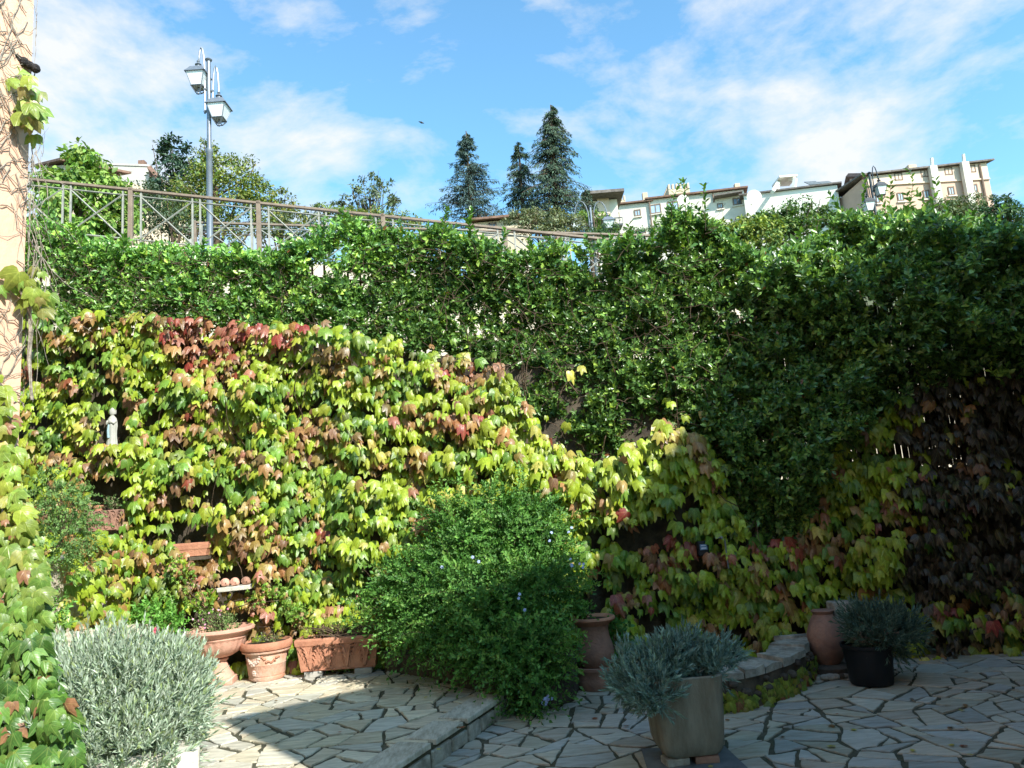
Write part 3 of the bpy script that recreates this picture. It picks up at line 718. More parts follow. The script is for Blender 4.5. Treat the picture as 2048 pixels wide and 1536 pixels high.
MB().box(tuple(at(1822, 336, 63)), (.7, .6, .4)).build('chimney', M['castle'], B4.r)
# lower wing of the peach building with a steep verge, at its left
a, b = at(1697, 352, 66), at(1727, 354, 60.2)
sw_ = MB(); bot = a[2]-16
sw_.add([tuple(a), (b[0], b[1], b[2]), (b[0], b[1], bot), (a[0], a[1], bot), tuple(at(1687, 400, 68)), (a[0]-1.2, 68, bot)], [(0, 1, 2, 3), (4, 0, 3, 5)])
sw_.build('side_wall', M['peach2'], B4.r)
v = MB(); v.tube([tuple(at(1686, 400, 67.6)), tuple(at(1697, 352, 65.8))], .25, 4); v.tube([tuple(at(1697, 352, 65.8)), tuple(at(1729, 352, 59.8))], .25, 4); v.build('verge', M['roof'], B4.r)
# grey block building at left and brown eave beside it
a, b = facade(212, 331, 300, 334, 40, 40)
B5 = Bld('grey_block_building', 'grey block building with a sloping roof edge, above the leafy tree at left', a, b, 9, 6, 'greywall')
B5.eave(M['greywall'], .05, .12, rise=0, e=0)
v = MB(); v.tube([tuple(at(299, 336, 39.8)), tuple(at(322, 362, 39.2))], .16, 4); v.tube([tuple(at(299, 336, 39.8)), tuple(at(303, 362, 39.6))], .08, 4); v.build('roof_verge', M['roof'], B5.r)
v = MB(); p0, p1, p2 = at(301, 337, 39.9), at(322, 364, 39.4), at(300, 364, 39.9); v.add([tuple(p0), tuple(p1), (p1[0], p1[1], p1[2]-8), (p2[0], p2[1], p2[2]-8)], [(0, 1, 2, 3)]); v.build('gable_wall', M['greywall'], B5.r)
MB().box(tuple(at(285, 327, 40.5)), (.35, .35, .25)).build('chimney', M['roof'], B5.r)
a, b = facade(84, 332, 128, 330, 36, 34)
B6 = Bld('brown_eaved_house', 'house with dark brown eaves mostly hidden at far left behind the leafy tree', a, b, 9, 6, 'castle', cat='house'); B6.eave(M['roof'], .3, .12, rise=.3)
a, b = facade(948, 446, 1060, 435, 40, 40)
B7 = Bld('low_house', 'low house with brown roof tucked under the conifers', a, b, 9, 6, 'castle', cat='house'); B7.eave(M['roof'], .4, .12, rise=.5); B7.win_at(985, 452, 14, 10, glass='darkglass')
p0, p1 = at(1196, 418, 60), at(1218, 418, 60)
ob = empty('little_balcony_house', (p0[0], 60, p0[2]-9), 'small ochre-panelled house with balcony between the lamp and the white wing', 'house')
MB().box(((p0[0]+p1[0])/2, 61.5, p0[2]-4), (p1[0]-p0[0]+1.5, 3, 9.5)).build('wall', M['white'], ob)
MB().box(((p0[0]+p1[0])/2, 59.9, p0[2]+.1), (1.0, .15, 1.5)).build('ochre_panel', M['peachtop'], ob)
MB().box(((p0[0]+p1[0])/2, 60.8, p0[2]+.95), (p1[0]-p0[0]+2.4, 4.4, .25)).build('roof', M['roofgrey'], ob)
mb = MB(); mb.box(((p0[0]+p1[0])/2, 59.5, p0[2]-1.9), (2.6, 1.2, .15)); mb.box(((p0[0]+p1[0])/2, 59, p0[2]-1.3), (2.6, .08, .08))
for i in range(9): mb.box((p0[0]-.6+i*.3, 59, p0[2]-1.6), (.04, .04, .6))
mb.build('balcony', M['lampdark'], ob)

# ------------------------------------------------------------------ house at left, neighbour behind the viewer
C0 = np.array([-3.34, 5.0]); dl = np.array([-.29, -.957]); dn = np.array([-.957, .29])
def lw(s, out=0., z=0.): p = C0 + dl*s - dn*out; return (p[0], p[1], z)
hl = empty('peach_house', (*C0, 0), 'peach plastered house corner at the left edge, laced with bare creeper stems', 'house')
q = [C0, C0+dl*10, C0+dl*10+dn*6, C0+dn*6]
MB().prism([tuple(v) for v in q], 0, 9.).build('wall', M['plaster'], hl)
nh = empty('gabled_house', (8, .4, 0), 'gabled neighbouring house whose roof shades the right of the yard', 'house')
GY = .4
gp = [(x+SUN[0]*(y-GY)/-SUN[1], z+SUN[2]*(y-GY)/-SUN[1]) for x, y, z in [tuple(at(440, 1440, 6.37)), tuple(at(760, 1370, 7.22)), tuple(at(1190, 1140, 7.5)), tuple(at(1460, 1020, 7.35)), tuple(at(1650, 840, 7.1)), tuple(at(2060, 640, 6.8))]]
gp = [(gp[0][0], 0)]+gp+[(20, 8.0), (20, 0)]
mb = MB(); n = len(gp); mb.add([(x, GY, z) for x, z in gp]+[(x, -10, z) for x, z in gp], [tuple(range(n)), tuple(range(2*n-1, n-1, -1))]+[(i, n+i, n+(i+1) % n, (i+1) % n) for i in range(n)])
mb.v = [(x+9.0 if y < -9 else x, y, z) for x, y, z in mb.v]; mb.build('wall', M['cream'], nh)
mh = empty('rear_sky_blocker', (-3, -1.4, 0), 'house block added behind the viewer, unseen, to cut the sky fill', 'house')  # added mass out of view, holds back sky fill from behind
mb = MB(); mb.box((-4.1, -4.9, 2.7), (10.2, 7.0, 5.4)); mb.box((-4.45, -4.9, 7.4), (9.5, 7.0, 3.99)); mb.build('wall', M['plaster'], mh)
eb = empty('east_sky_blocker', (8.2, 3, 0), 'dark house block added along the right, unseen, to deepen the shade in the yard', 'house')  # added dark mass out of view, screens the sky at right
mb = MB(); mb.box((7.9, 6.65, 2.4), (3, 3.3, 4.8)); mb.box((7.9, 3.9, 3.1), (3, 2.2, 6.2)); mb.box((7.9, 1.6, 4.1), (3, 2.4, 8.2)); mb.build('wall', M['oldstone'], eb)
# ------------------------------------------------------------------ autumn creeper on the garden wall
YG, GR, DG = (.32, .43, .03), (.13, .27, .035), (.055, .14, .025)
OR, BR, RD, PK, YE = (.36, .19, .075), (.23, .12, .07), (.30, .045, .04), (.40, .15, .11), (.50, .45, .10)
SHADE_BR = (.05, .038, .025)  # dark brown leaves with the right corner's deep shade painted in
def gpix(P):
    v = P-CAM[None]; w_ = v@f0; return 1024+FPX*(v@RV)/w_, 768-FPX*(v@UV_)/w_
def gauss(px, py, cx, cy, sx, sy): return np.exp(-((px-cx)/sx)**2-((py-cy)/sy)**2)
JLOW = [(0, 620), (60, 640), (300, 655), (560, 665), (690, 690), (760, 720), (860, 700), (960, 730), (1030, 760), (1080, 870), (1150, 915), (1203, 935), (1253, 905), (1300, 895), (1330, 870), (1400, 905), (1440, 945), (1470, 1040), (1530, 1095), (1590, 1085), (1635, 1010), (1660, 900), (1720, 860), (1800, 790), (1900, 765), (2048, 750), (2300, 740)]
JTOP = [(-100, 400), (60, 440), (130, 450), (200, 485), (300, 492), (500, 505), (600, 485), (650, 450), (700, 440), (760, 468), (820, 475), (870, 452), (950, 470), (1000, 498), (1060, 503), (1100, 492), (1200, 490), (1260, 480), (1300, 482), (1350, 425), (1420, 435), (1470, 500), (1560, 515), (1620, 470), (1700, 432), (1780, 430), (1860, 432), (1950, 448), (2048, 460), (2300, 470)]
jl = lambda px: np.interp(px, [p[0] for p in JLOW], [p[1] for p in JLOW])
jt = lambda px: np.interp(px, [p[0] for p in JTOP], [p[1] for p in JTOP])
cr = empty('autumn_creeper', (0, 8, 0), 'large-leaved creeper turning yellow, orange and red across the back wall', 'climbing plant')
n = 25000
x = rng.uniform(-5.9, 6.2, n); z = rng.uniform(-.02, 1, n)*(np.where(x < 2.6, 3.42-.165*x, 2.9))
bul = .10+.62*np.clip(fbm(x/.55, z/.45, 4)-.12, 0, 1)
lay = rng.uniform(0, 1, n)
y = Yw(x) - .05 - bul*(.35+.65*lay)
P = np.column_stack([x, y, z]); px, py = gpix(P)
keep = np.ones(n, bool)
keep &= (py > jl(px)-30*(px < 800)+18*fbm(px/40, py/40, 2)*2-18+25*((px > 1310) & (px < 1440))*-1) | (rng.random(n) < .012)
gapn = fbm(x/.42+7, z/.15, 8)
keep &= ~((gapn < .32) & (lay > .10)) & ~((gapn < .42) & (lay > .65))
for (a, b, c, d) in ((196, 822, 252, 896), (176, 952, 254, 1030), (336, 1045, 422, 1098), (434, 1140, 512, 1192), (1392, 1080, 1424, 1112), (104, 1120, 150, 1250), (345, 1225, 500, 1330), (1150, 1180, 1215, 1245)):
    keep &= ~((px > a) & (px < b+0*px if False else px < c) & (py > b) & (py < d))
keep &= ~((px > 1780) & (py < 960) & (rng.random(n) < .35))
keep &= ~((px > 1180) & (py > 1020) & (rng.random(n) < .36)) & ~((px > 1180) & (px < 1500) & (py > 1060) & (gapn < .38))
P, x, y, z, px, py, lay, bul = [a[keep] for a in (P, x, y, z, px, py, lay, bul)]; n = len(P)
# colour: banks of one colour, then leaf by leaf
f1 = fbm(px/95, py/80, 21); f2 = fbm(px/60+3, py/55, 31)
gw_ = np.full(n, .20) + 1.3*np.clip(f1-.52, 0, 1)*2.2 + .6*gauss(px, py, 480, 900, 90, 110) + .7*gauss(px, py, 190, 1130, 110, 70) + .7*gauss(px, py, 720, 1080, 60, 90) + .4*gauss(px, py, 760, 790, 160, 70) + .5*gauss(px, py, 600, 1090, 80, 60)
ow = .05 + 1.5*np.clip(f2-.56, 0, 1)*2.2 + 1.1*gauss(px, py, 400, 770, 45, 90) + 1.3*gauss(px, py, 390, 1130, 120, 60) + .6*gauss(px, py, 560, 1060, 80, 70) + .8*gauss(px, py, 650, 865, 45, 28) + .9*gauss(px, py, 200, 1190, 110, 55) + .5*gauss(px, py, 250, 665, 200, 30) + .5*gauss(px, py, 700, 730, 120, 40) + .6*gauss(px, py, 940, 880, 90, 45) + .5*gauss(px, py, 270, 900, 60, 60) + .3*gauss(px, py, 560, 1230, 120, 60)
rw_ = .018 + 2.2*gauss(px, py, 470, 668, 105, 36) + .9*gauss(px, py, 400, 710, 40, 40) + .6*gauss(px, py, 940, 850, 60, 40) + .35*gauss(px, py, 450, 1120, 80, 40) + .5*gauss(px, py, 490, 1215, 70, 22) + .35*gauss(px, py, 100, 760, 40, 40) + .28*gauss(px, py, 1290, 1110, 110, 90) + .18*gauss(px, py, 1500, 1120, 200, 90) + .1*gauss(px, py, 650, 1150, 90, 120)
yw_ = np.full(n, .75) + 2.6*gauss(px, py, 1200, 970, 270, 90) + .5*gauss(px, py, 640, 720, 300, 60)
shade_w = np.clip((px-1790)/90, 0, 1)*9*np.clip((1230-py)/80, .15, 1)  # share of leaves given the painted shade tone, growing rightwards
Wt = np.column_stack([yw_, gw_, gw_*.22, ow, ow*.42, rw_*.55, rw_*.55, yw_*.10, shade_w]); Wt = Wt/Wt.sum(1, keepdims=True)
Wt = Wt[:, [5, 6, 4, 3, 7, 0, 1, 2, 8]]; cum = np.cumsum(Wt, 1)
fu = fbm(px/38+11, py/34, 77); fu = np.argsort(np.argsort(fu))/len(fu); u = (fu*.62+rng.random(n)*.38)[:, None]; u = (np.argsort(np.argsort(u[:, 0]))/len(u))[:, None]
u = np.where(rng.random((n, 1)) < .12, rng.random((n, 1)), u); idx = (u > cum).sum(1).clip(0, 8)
PAL = np.array([RD, PK, BR, OR, YE, YG, GR, DG, SHADE_BR]); col = PAL[idx]
idx2 = (rng.random((n, 1)) > cum).sum(1).clip(0, 8); t = rng.uniform(0, .3, (n, 1)); col = col*(1-t)+PAL[idx2]*t
col = np.clip(col*np.exp(rng.normal(0, .16, (n, 1))), 0, .9)
size = rng.normal(.108, .028, n).clip(.05, .18)*(.8+.45*fbm(x/.5, z/.5, 12))
size *= 1-.42*np.clip(gauss(px, py, 520, 1180, 150, 80), 0, 1)*(rng.random(n) < .7)
size *= 1+.18*np.clip(gauss(px, py, 1200, 1010, 300, 130), 0, 1)
Zn = np.column_stack([rng.normal(.12, .40, n), -np.ones(n), rng.normal(.75, .42, n)])
Yd = np.column_stack([rng.normal(0, .38, n), rng.normal(-.5, .25, n), -np.ones(n)])
P[:, 2] += size*.5
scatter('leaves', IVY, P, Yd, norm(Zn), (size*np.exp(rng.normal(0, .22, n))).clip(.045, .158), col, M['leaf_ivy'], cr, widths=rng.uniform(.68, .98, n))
mb = MB()
for i in range(170):
    x0 = random.uniform(-4.9, 5.8); z0 = random.uniform(0.05, 3.0)
    twig(mb, (x0, Yw(x0)-.08-.12*random.random(), z0), (random.uniform(-.6, .6), -.05, 1), random.uniform(.4, 1.3), random.uniform(.003, .009), 7, .22)
mb.build('stems', M['bark'], cr)
# creeper on the side wall at left
n2 = 1500; yy = rng.uniform(6.2, 8.7, n2); zz = rng.uniform(.3, 3.3, n2); P_ = np.column_stack([-4.42+.10+.22*fbm(yy/.4, zz/.4, 9)*rng.random(n2), yy, zz]); qx, qy = gpix(P_)
kk = ((zz < 1.75) | (yy > 8.1)) & ~((qx > 180) & (qx < 260) & (((qy > 790) & (qy < 900)) | ((qy > 945) & (qy < 1030)))) & ~((qx > 92) & (qx < 158) & (qy > 1105) & (qy < 1265) & (rng.random(n2) < .8)) & ((zz < 1.5) | (rng.random(n2) < .8)); P_ = P_[kk]; n2 = len(P_)
scatter('side_leaves', IVY, P_, np.column_stack([rng.normal(.2, .3, n2), rng.normal(-.2, .3, n2), -np.ones(n2)]), norm(np.column_stack([rng.normal(.8, .3, n2), -np.ones(n2)*.8, rng.normal(.6, .4, n2)])), rng.normal(.11, .025, n2).clip(.05, .17), palette(n2, [YG, GR, OR, (.30, .12, .08)], [4, 2, 1.4, .5]), M['leaf_ivy'], cr)
# petioles and runners standing off the wall
mb = MB()
for i in range(260):
    k = random.randrange(n); p = P[k]; twig(mb, (p[0], p[1]+.08, p[2]+.02), (random.uniform(-1, 1), -.7, random.uniform(0, 1)), random.uniform(.06, .16), .0018, 3, .2)
mb.build('leaf_stalks', M['redstem'], cr)

# ------------------------------------------------------------------ jasmine hedge
jh = empty('jasmine_hedge', (0, 8, 3), 'glossy small-leaved evergreen jasmine hedge spilling over fence and creeper', 'hedge')
def jas_sprigs(n, seedx, front):
    px = rng.uniform(-60, 2280, n); py = rng.uniform(380, 1090, n)
    edge = 14*(fbm(px/40, py/40, seedx)-.5)*4
    top = jt(px)+10+edge*.6; low = jl(px)+edge*1.4
    ok = (py > top) & (py < low)
    px, py = px[ok], py[ok]; n = len(px)
    right = np.clip((px-500)/1400, 0, 1)
    bulge = .12+.85*np.clip((px-1000)/850, .14, 1)**2*np.clip((low[ok]-py)/90, .35, 1) + (.75*(fbm(px/120, py/95, 5)-.5)+.35*(fbm(px/45, py/38, 15)-.5))*(.5+right)
    base = 8.45-.10*((px-1024)/190)
    Y = base - np.where(px < 700, .1+.25*rng.random(n), .1) - bulge*(1-.55*rng.random(n)**1.5 if front else .45*rng.random(n))
    Y -= .25*np.clip((py-jl(px)+200)/200, 0, 1)*(px > 1680)
    # thin, gappy growth over the iron fence at left; dark hollows in the hedge further right
    dens = np.where(px < 700, np.where(py > 520, .85, .7), 1.0)
    gp = fbm(px/46+3, py/40, 17)
    keep = (rng.random(n) < dens*1.0) & ~((px < 700) & (gp < .34) & (py < 600)) & ~((px >= 700) & (gp < .32) & (rng.random(n) < .9))
    keep &= ~((px > 1740) & (py > 690) & (rng.random(n) < .55))
    px, py, Y = px[keep], py[keep], Y[keep]
    return at_np(px, py, Y), px, py
P1, a1, b1 = jas_sprigs(50000, 3, True); P2, a2, b2 = jas_sprigs(22000, 4, False)
P = np.vstack([P1, P2]); px = np.concatenate([a1, a2]); py = np.concatenate([b1, b2]); n = len(P)
A = np.column_stack([rng.normal(0, .55, n), rng.normal(-.75, .4, n), rng.normal(.55, .5, n)])
Ls = rng.uniform(.06, .15, n)
pos, D, Nn, ix = sprigs(P, A, Ls, 9, 1.25, .55, pair=True)
m_ = len(pos); lightf = rng.random(n)
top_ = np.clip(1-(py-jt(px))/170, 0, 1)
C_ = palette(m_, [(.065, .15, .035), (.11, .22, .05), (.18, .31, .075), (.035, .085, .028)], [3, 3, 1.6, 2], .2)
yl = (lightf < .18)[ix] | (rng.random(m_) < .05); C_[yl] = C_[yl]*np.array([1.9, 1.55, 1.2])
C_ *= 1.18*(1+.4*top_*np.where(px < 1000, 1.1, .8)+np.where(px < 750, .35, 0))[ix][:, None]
rr = rng.random(m_) < .003; C_[rr] = (.24, .10, .04)
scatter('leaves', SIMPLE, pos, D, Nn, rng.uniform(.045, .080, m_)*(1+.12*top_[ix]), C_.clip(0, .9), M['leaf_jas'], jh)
# long shoots standing above the hedge
sh = []; shn = 0
SH = [(1340, 440, .5), (1372, 430, .45), (1405, 425, .4), (1180, 505, .25), (700, 450, .3), (720, 455, .28), (640, 470, .28), (880, 455, .3), (940, 470, .25), (945, 460, .3), (1000, 490, .25), (1300, 480, .3), (1260, 490, .3),
      (1700, 440, .45), (1730, 440, .55), (1765, 440, .35), (1800, 440, .65), (1860, 430, .5), (1640, 470, .3), (1900, 440, .25), (2000, 455, .3), (1590, 500, .3), (1480, 500, .35), (560, 500, .2), (480, 505, .2), (410, 500, .2), (150, 470, .25), (90, 450, .35), (240, 490, .2), (1110, 495, .2), (1060, 500, .2), (1860, 440, .62), (1780, 430, .5), (1840, 440, .4), (1220, 500, .22), (810, 465, .22), (770, 470, .3), (1950, 450, .25), (1420, 440, .3)]
mb = MB(); SP, SA, SL = [], [], []
for (px_, py_, ln) in SH:
    p = at(px_+random.uniform(-8, 8), py_+14, 7.75 + .3*(px_ < 700)); pts = twig(mb, p, (random.uniform(-.3, .35), -.1, 1), ln, .004, 6, .12)
    for k in range(len(pts)-1): SP.append(pts[k]); SA.append(pts[k+1]-pts[k]); SL.append((pts[k+1]-pts[k]).length)
pos, D, Nn, ix = sprigs(np.array(SP), np.array(SA), np.array(SL), 4, 1.0, .8, pair=True)
m_ = len(pos); scatter('shoot_leaves', OVAL, pos, D, Nn, rng.uniform(.055, .085, m_), palette(m_, [(.12, .28, .05), (.2, .38, .07), (.08, .19, .04)]), M['leaf_jas'], jh)
for i in range(700):
    px_ = random.uniform(40, 2080); py_ = random.uniform(float(jt(px_))+20, float(jl(px_))-10)
    p = at(px_, py_, 8.25 if px_ < 800 else 7.9-(px_-800)/2600)
    twig(mb, p, (random.uniform(-1, 1), -.2, random.uniform(-.6, 1)), random.uniform(.15, .5), random.uniform(.0025, .006), 6, .35)
mb.build('stems', M['bark'], jh)

# ------------------------------------------------------------------ creeper on the left house
hc = empty('house_creeper', (-3.2, 4.9, .2), 'green creeper mound with bare tangled stems climbing the peach house corner at left', 'climbing plant')
poly = [(-60, 690), (0, 740), (20, 790), (24, 860), (36, 960), (60, 1050), (84, 1150), (84, 1250), (95, 1330), (130, 1400), (150, 1460), (160, 1560), (-60, 1560)]
n = 4900; px = rng.uniform(-60, 170, n); py = rng.uniform(680, 1570, n); ok = inpoly(px, py, poly); px, py = px[ok], py[ok]; n = len(px)
k_ = np.clip((py-900)/600, 0, 1); thin = (py < 1100) & (rng.random(n) < .6); px, py, k_ = px[~thin], py[~thin], k_[~thin]; n = len(px)
Y = 4.88 - .75*k_ + .12*(fbm(px/60, py/60, 2)-.5)*4*k_ - rng.uniform(-.12, .14, n)
P = at_np(px, py, Y)
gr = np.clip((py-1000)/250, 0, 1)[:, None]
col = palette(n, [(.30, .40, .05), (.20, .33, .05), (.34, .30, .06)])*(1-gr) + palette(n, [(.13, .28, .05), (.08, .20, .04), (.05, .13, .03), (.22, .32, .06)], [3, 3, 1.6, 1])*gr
bro = rng.random(n) < .05; col[bro] = (.30, .15, .08)
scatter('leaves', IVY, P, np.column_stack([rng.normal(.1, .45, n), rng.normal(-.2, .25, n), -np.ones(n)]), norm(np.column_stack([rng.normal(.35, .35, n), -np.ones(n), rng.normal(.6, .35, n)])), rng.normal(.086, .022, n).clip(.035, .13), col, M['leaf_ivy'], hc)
# scattered leaves higher up
px = np.concatenate([rng.normal(58, 17, 26), rng.normal(30, 25, 12), rng.normal(78, 10, 12), rng.normal(5, 8, 4)]); py = np.concatenate([rng.normal(212, 25, 26), rng.normal(568, 15, 12), rng.normal(590, 40, 12), rng.normal(150, 10, 4)]); n = len(px)
P = at_np(px, py, 4.85+rng.uniform(-.08, .1, n))
scatter('upper_leaves', IVY, P, np.column_stack([rng.normal(.1, .5, n), rng.normal(-.1, .25, n), -np.ones(n)]), norm(np.column_stack([rng.normal(.3, .4, n), -np.ones(n), rng.normal(.5, .4, n)])), rng.normal(.115, .03, n).clip(.06, .17), palette(n, [(.20, .36, .06), (.28, .36, .06), (.25, .2, .08)], [3, 2, .7]), M['leaf_ivy'], hc)
mb = MB()
for i in range(34):                                   # loose hanging tangle beside the corner
    px_, py_ = random.gauss(68, 10), random.uniform(290, 620); p = at(px_, py_, 4.95-random.random()*.12)
    twig(mb, p, (random.uniform(-.15, .2), -.05, -1), random.uniform(.25, .95), random.uniform(.002, .0045), 10, .16)
for i in range(12):
    p = at(random.uniform(58, 85), random.uniform(300, 420), 4.95); twig(mb, p, (random.uniform(-.6, .6), -.1, 1), random.uniform(.1, .35), .002, 6, .3)
pts = [at(-30, 505, 4.9), at(10, 540, 4.88), at(40, 575, 4.87), at(58, 610, 4.87), at(62, 660, 4.88), at(58, 720, 4.9), at(64, 800, 4.9)]
mb.tube(pts, [.016, .017, .016, .018, .016, .013, .01], 6)
for i in range(150):                                  # stems clinging to the plaster
    s = random.uniform(0, .45)**1.0; z0 = random.uniform(2.6, 5.9); d_ = random.choice([1, -1])
    pts = []; sx = s; zz = z0; dz = random.gauss(-.3, .7)
    for k in range(9):
        pts.append(lw(max(-.015, sx), .008+.012*math.sin(k*1.3)**2, zz)); sx += d_*random.uniform(.01, .05); zz += dz*.04+random.gauss(0, .018); dz += random.gauss(0, .3)
    mb.tube(pts, random.choice([.002, .003, .0045]), 4)
mb.build('stems', M['greystem'], hc)
dp = MB(); a = np.array(lw(.45, .05, 0)); p1 = at(-20, 88, 4.8); p2 = at(48, 124, 4.93); p3 = at(71, 137, 4.97)
dp.tube([p1, (p1+p2)/2+np.array([0, 0, .01]), p2, p3], [.026, .028, .025, .03], 8); dp.sphere(p3, .034, 8, 6); dp.sphere(p2, .036, 8, 6); dp.sphere((p2+p3)/2, .031, 7, 5)
tag(dp.build('pipe', M['darkpipe'], base=tuple(p2)), 'dark knobbly pipe stub sticking out past the peach house corner', 'pipe')
# bare runners trailing over the ivy (x 80-130, y 640-820)
# ------------------------------------------------------------------ helper plants
def bush(name, label, cat, blobs, nspr, k, Lr, leafr, cols, probs, tmpl, m, up=.5, th=(1.2, .5), pair=False, stemm='bark', nstem=40, base=None, group=None, pname='leaves', inner=.35, sag=0, vis=None):
    B = np.array(blobs, float); vol = B[:, 3]**2; pick = rng.choice(len(B), nspr, p=vol/vol.sum())
    d = norm(rng.normal(0, 1, (nspr, 3))); rad = (rng.uniform(inner**2, 1, nspr)**.5)[:, None]
    rr = B[pick, 3][:, None]*np.array([1, 1, 1])*(1 if B.shape[1] < 5 else 1)
    sz = B[pick, 4][:, None] if B.shape[1] > 4 else 1
    P = B[pick, :3] + d*rad*rr*np.concatenate([np.ones((nspr, 2)), np.ones((nspr, 1))*sz], 1)
    P += (fbm(P[:, 0]/.25+P[:, 1]/.3, P[:, 2]/.25, 6)-.5)[:, None]*d*rr*1.0
    ok = P[:, 2] > .06; P, d = P[ok], d[ok]; n = len(P)
    A = d + np.array([0, 0, up]) + rng.normal(0, .3, (n, 3))
    Ls = rng.uniform(*Lr, n); pos, D, Nn, ix = sprigs(P, A, Ls, k, *th, pair=pair, curve=sag)
    m_ = len(pos); c = palette(m_, cols, probs, .12)*np.exp(rng.normal(0, .13, n))[ix][:, None]
    b = base if base is not None else (B[0, 0], B[0, 1], 0)
    r = empty(name, b, label, cat, group)
    scatter(pname, tmpl, pos, D, Nn, rng.uniform(*leafr, m_), c.clip(0, .9), m, r)
    mb = MB()
    for i in range(nstem):
        q = B[random.randrange(len(B))]; dd = Vector((random.gauss(0, 1), random.gauss(0, 1), random.gauss(.3, .8))).normalized()
        c0 = Vector((b[0], b[1], b[2]))+Vector((random.gauss(0, .03), random.gauss(0, .03), .02)); e = Vector(q[:3])+dd*q[3]*.8
        md = (c0+e)/2+Vector((random.gauss(0, .05), random.gauss(0, .05), q[3]*.2)); mb.tube([c0, md, e], [.006, .004, .002], 4)
    if nstem: mb.build('stems', M[stemm], r)
    return r, P

# plumbago ---------------------------------------------------------
def W(px, py, Y): return list(at(px, py, Y))
PB = [W(930, 1110, 7.4)+[.34, .8], W(1040, 1080, 7.45)+[.32, .8], W(840, 1170, 7.3)+[.26, .7], W(960, 1210, 7.0)+[.38, .8], W(1060, 1190, 7.0)+[.32, .8], W(840, 1240, 7.1)+[.22, .7], W(900, 1270, 6.9)+[.20, .7], W(990, 1300, 6.65)+[.28, .7],
      W(1055, 1300, 6.6)+[.24, .85], W(1065, 1375, 6.45)+[.15, .9], W(1100, 1140, 7.3)+[.17, .8], W(790, 1210, 7.3)+[.14, .8], W(1070, 1020, 7.7)+[.16, .6], W(900, 1040, 7.65)+[.16, .6], W(980, 1010, 7.7)+[.14, .6]]
pl, PP = bush('plumbago_bush', 'large sprawling green bush with small leaves and pale blue flowers over the step', 'bush', PB, 4300, 16, (.14, .36), (.028, .054),
     [(.085, .225, .045), (.13, .30, .06), (.055, .15, .035), (.19, .37, .08)], [3, 2.2, 1.8, .8], SIMPLE, M['leaf_soft'], .25, (1.1, .45), base=(-.35, 6.95, .3), nstem=90, inner=.55, sag=.6)
def flowers(name, parent, pts, r_, cols, npet=5):
    for p in pts:
        nrm = norm(np.array([[random.gauss(0, .4), -1, random.gauss(.4, .3)]]))[0]; B_, C2 = perp(nrm[None]); t = np.arange(npet)*6.283/npet
        D = B_*np.cos(t)[:, None]+C2*np.sin(t)[:, None]; c = np.array([cols[random.randrange(len(cols))]]*npet, float)
        scatter(name, ROUND, np.tile(p, (npet, 1)), D, np.tile(nrm, (npet, 1))+.001, np.full(npet, r_), c, M['petal'], parent)
fp = []
for (px_, py_, Y_, k) in ((1088, 1402, 6.27, 7), (1094, 1396, 6.27, 5), (1037, 1190, 6.4, 2), (1058, 1214, 6.35, 1), (1147, 1118, 6.9, 3), (1102, 1068, 6.9, 2), (1148, 1062, 6.95, 2), (885, 1145, 6.75, 2), (862, 1244, 6.75, 2), (1168, 1130, 6.9, 3), (952, 1122, 6.5, 2)):
    for i in range(k): fp.append(at(px_+random.gauss(0, 5), py_+random.gauss(0, 5), Y_+random.gauss(0, .03)))
flowers('flower', pl, fp, .016, [(.45, .55, .85), (.60, .68, .9), (.38, .48, .8)])
# loose arching whips that break the outline
sp_, sa_, sl_w = [], [], []; wm = MB()
for i in range(150):
    q = PB[random.randrange(len(PB))]; th_ = random.uniform(-.3, 3.4); d_ = Vector((math.cos(th_), random.uniform(-.9, .1), math.sin(th_)*.9+.1)).normalized()
    p = Vector(q[:3])+Vector((d_.x*q[3]*.7, d_.y*q[3]*.7, d_.z*q[3]*.6)); 
    if p.z < .25: continue
    pts = twig(wm, p, d_, random.uniform(.25, .55), .003, 6, .1, .07)
    for k in range(1, len(pts)-1):
        if pts[k].x > .42 and pts[k].z < .9: break
        sp_.append(pts[k]); sa_.append(pts[k+1]-pts[k]); sl_w.append((pts[k+1]-pts[k]).length*1.2)
wm.build('arching_stems', M['bark'], pl)
pos, D, Nn, ix = sprigs(np.array(sp_), np.array(sa_), np.array(sl_w), 7, 1.1, .7)
scatter('shoot_leaves', SIMPLE, pos, D, Nn, rng.uniform(.03, .055, len(pos)), palette(len(pos), [(.16, .36, .07), (.12, .29, .05), (.24, .42, .09)]), M['leaf_soft'], pl)
# stone bed under it
bd = MB(); 
cpts = [at(768, 1330, 7.9), at(860, 1330, 7.35), at(905, 1345, 7.0), at(985, 1385, 6.55), at(1080, 1420, 6.5), at(1150, 1400, 6.75), at(1165, 1340, 7.5)]
poly_b = [(p[0], p[1]) for p in cpts]+[(.45, 8.1), (-1.5, 8.25)]
bd.prism(poly_b, 0, .34); tag(bd.build('stone_bed', M['oldstone'], base=(-.4, 7.2, 0), bevel=.03), 'low dark stone bed wall half hidden beneath the flowering bush', 'planting bed')

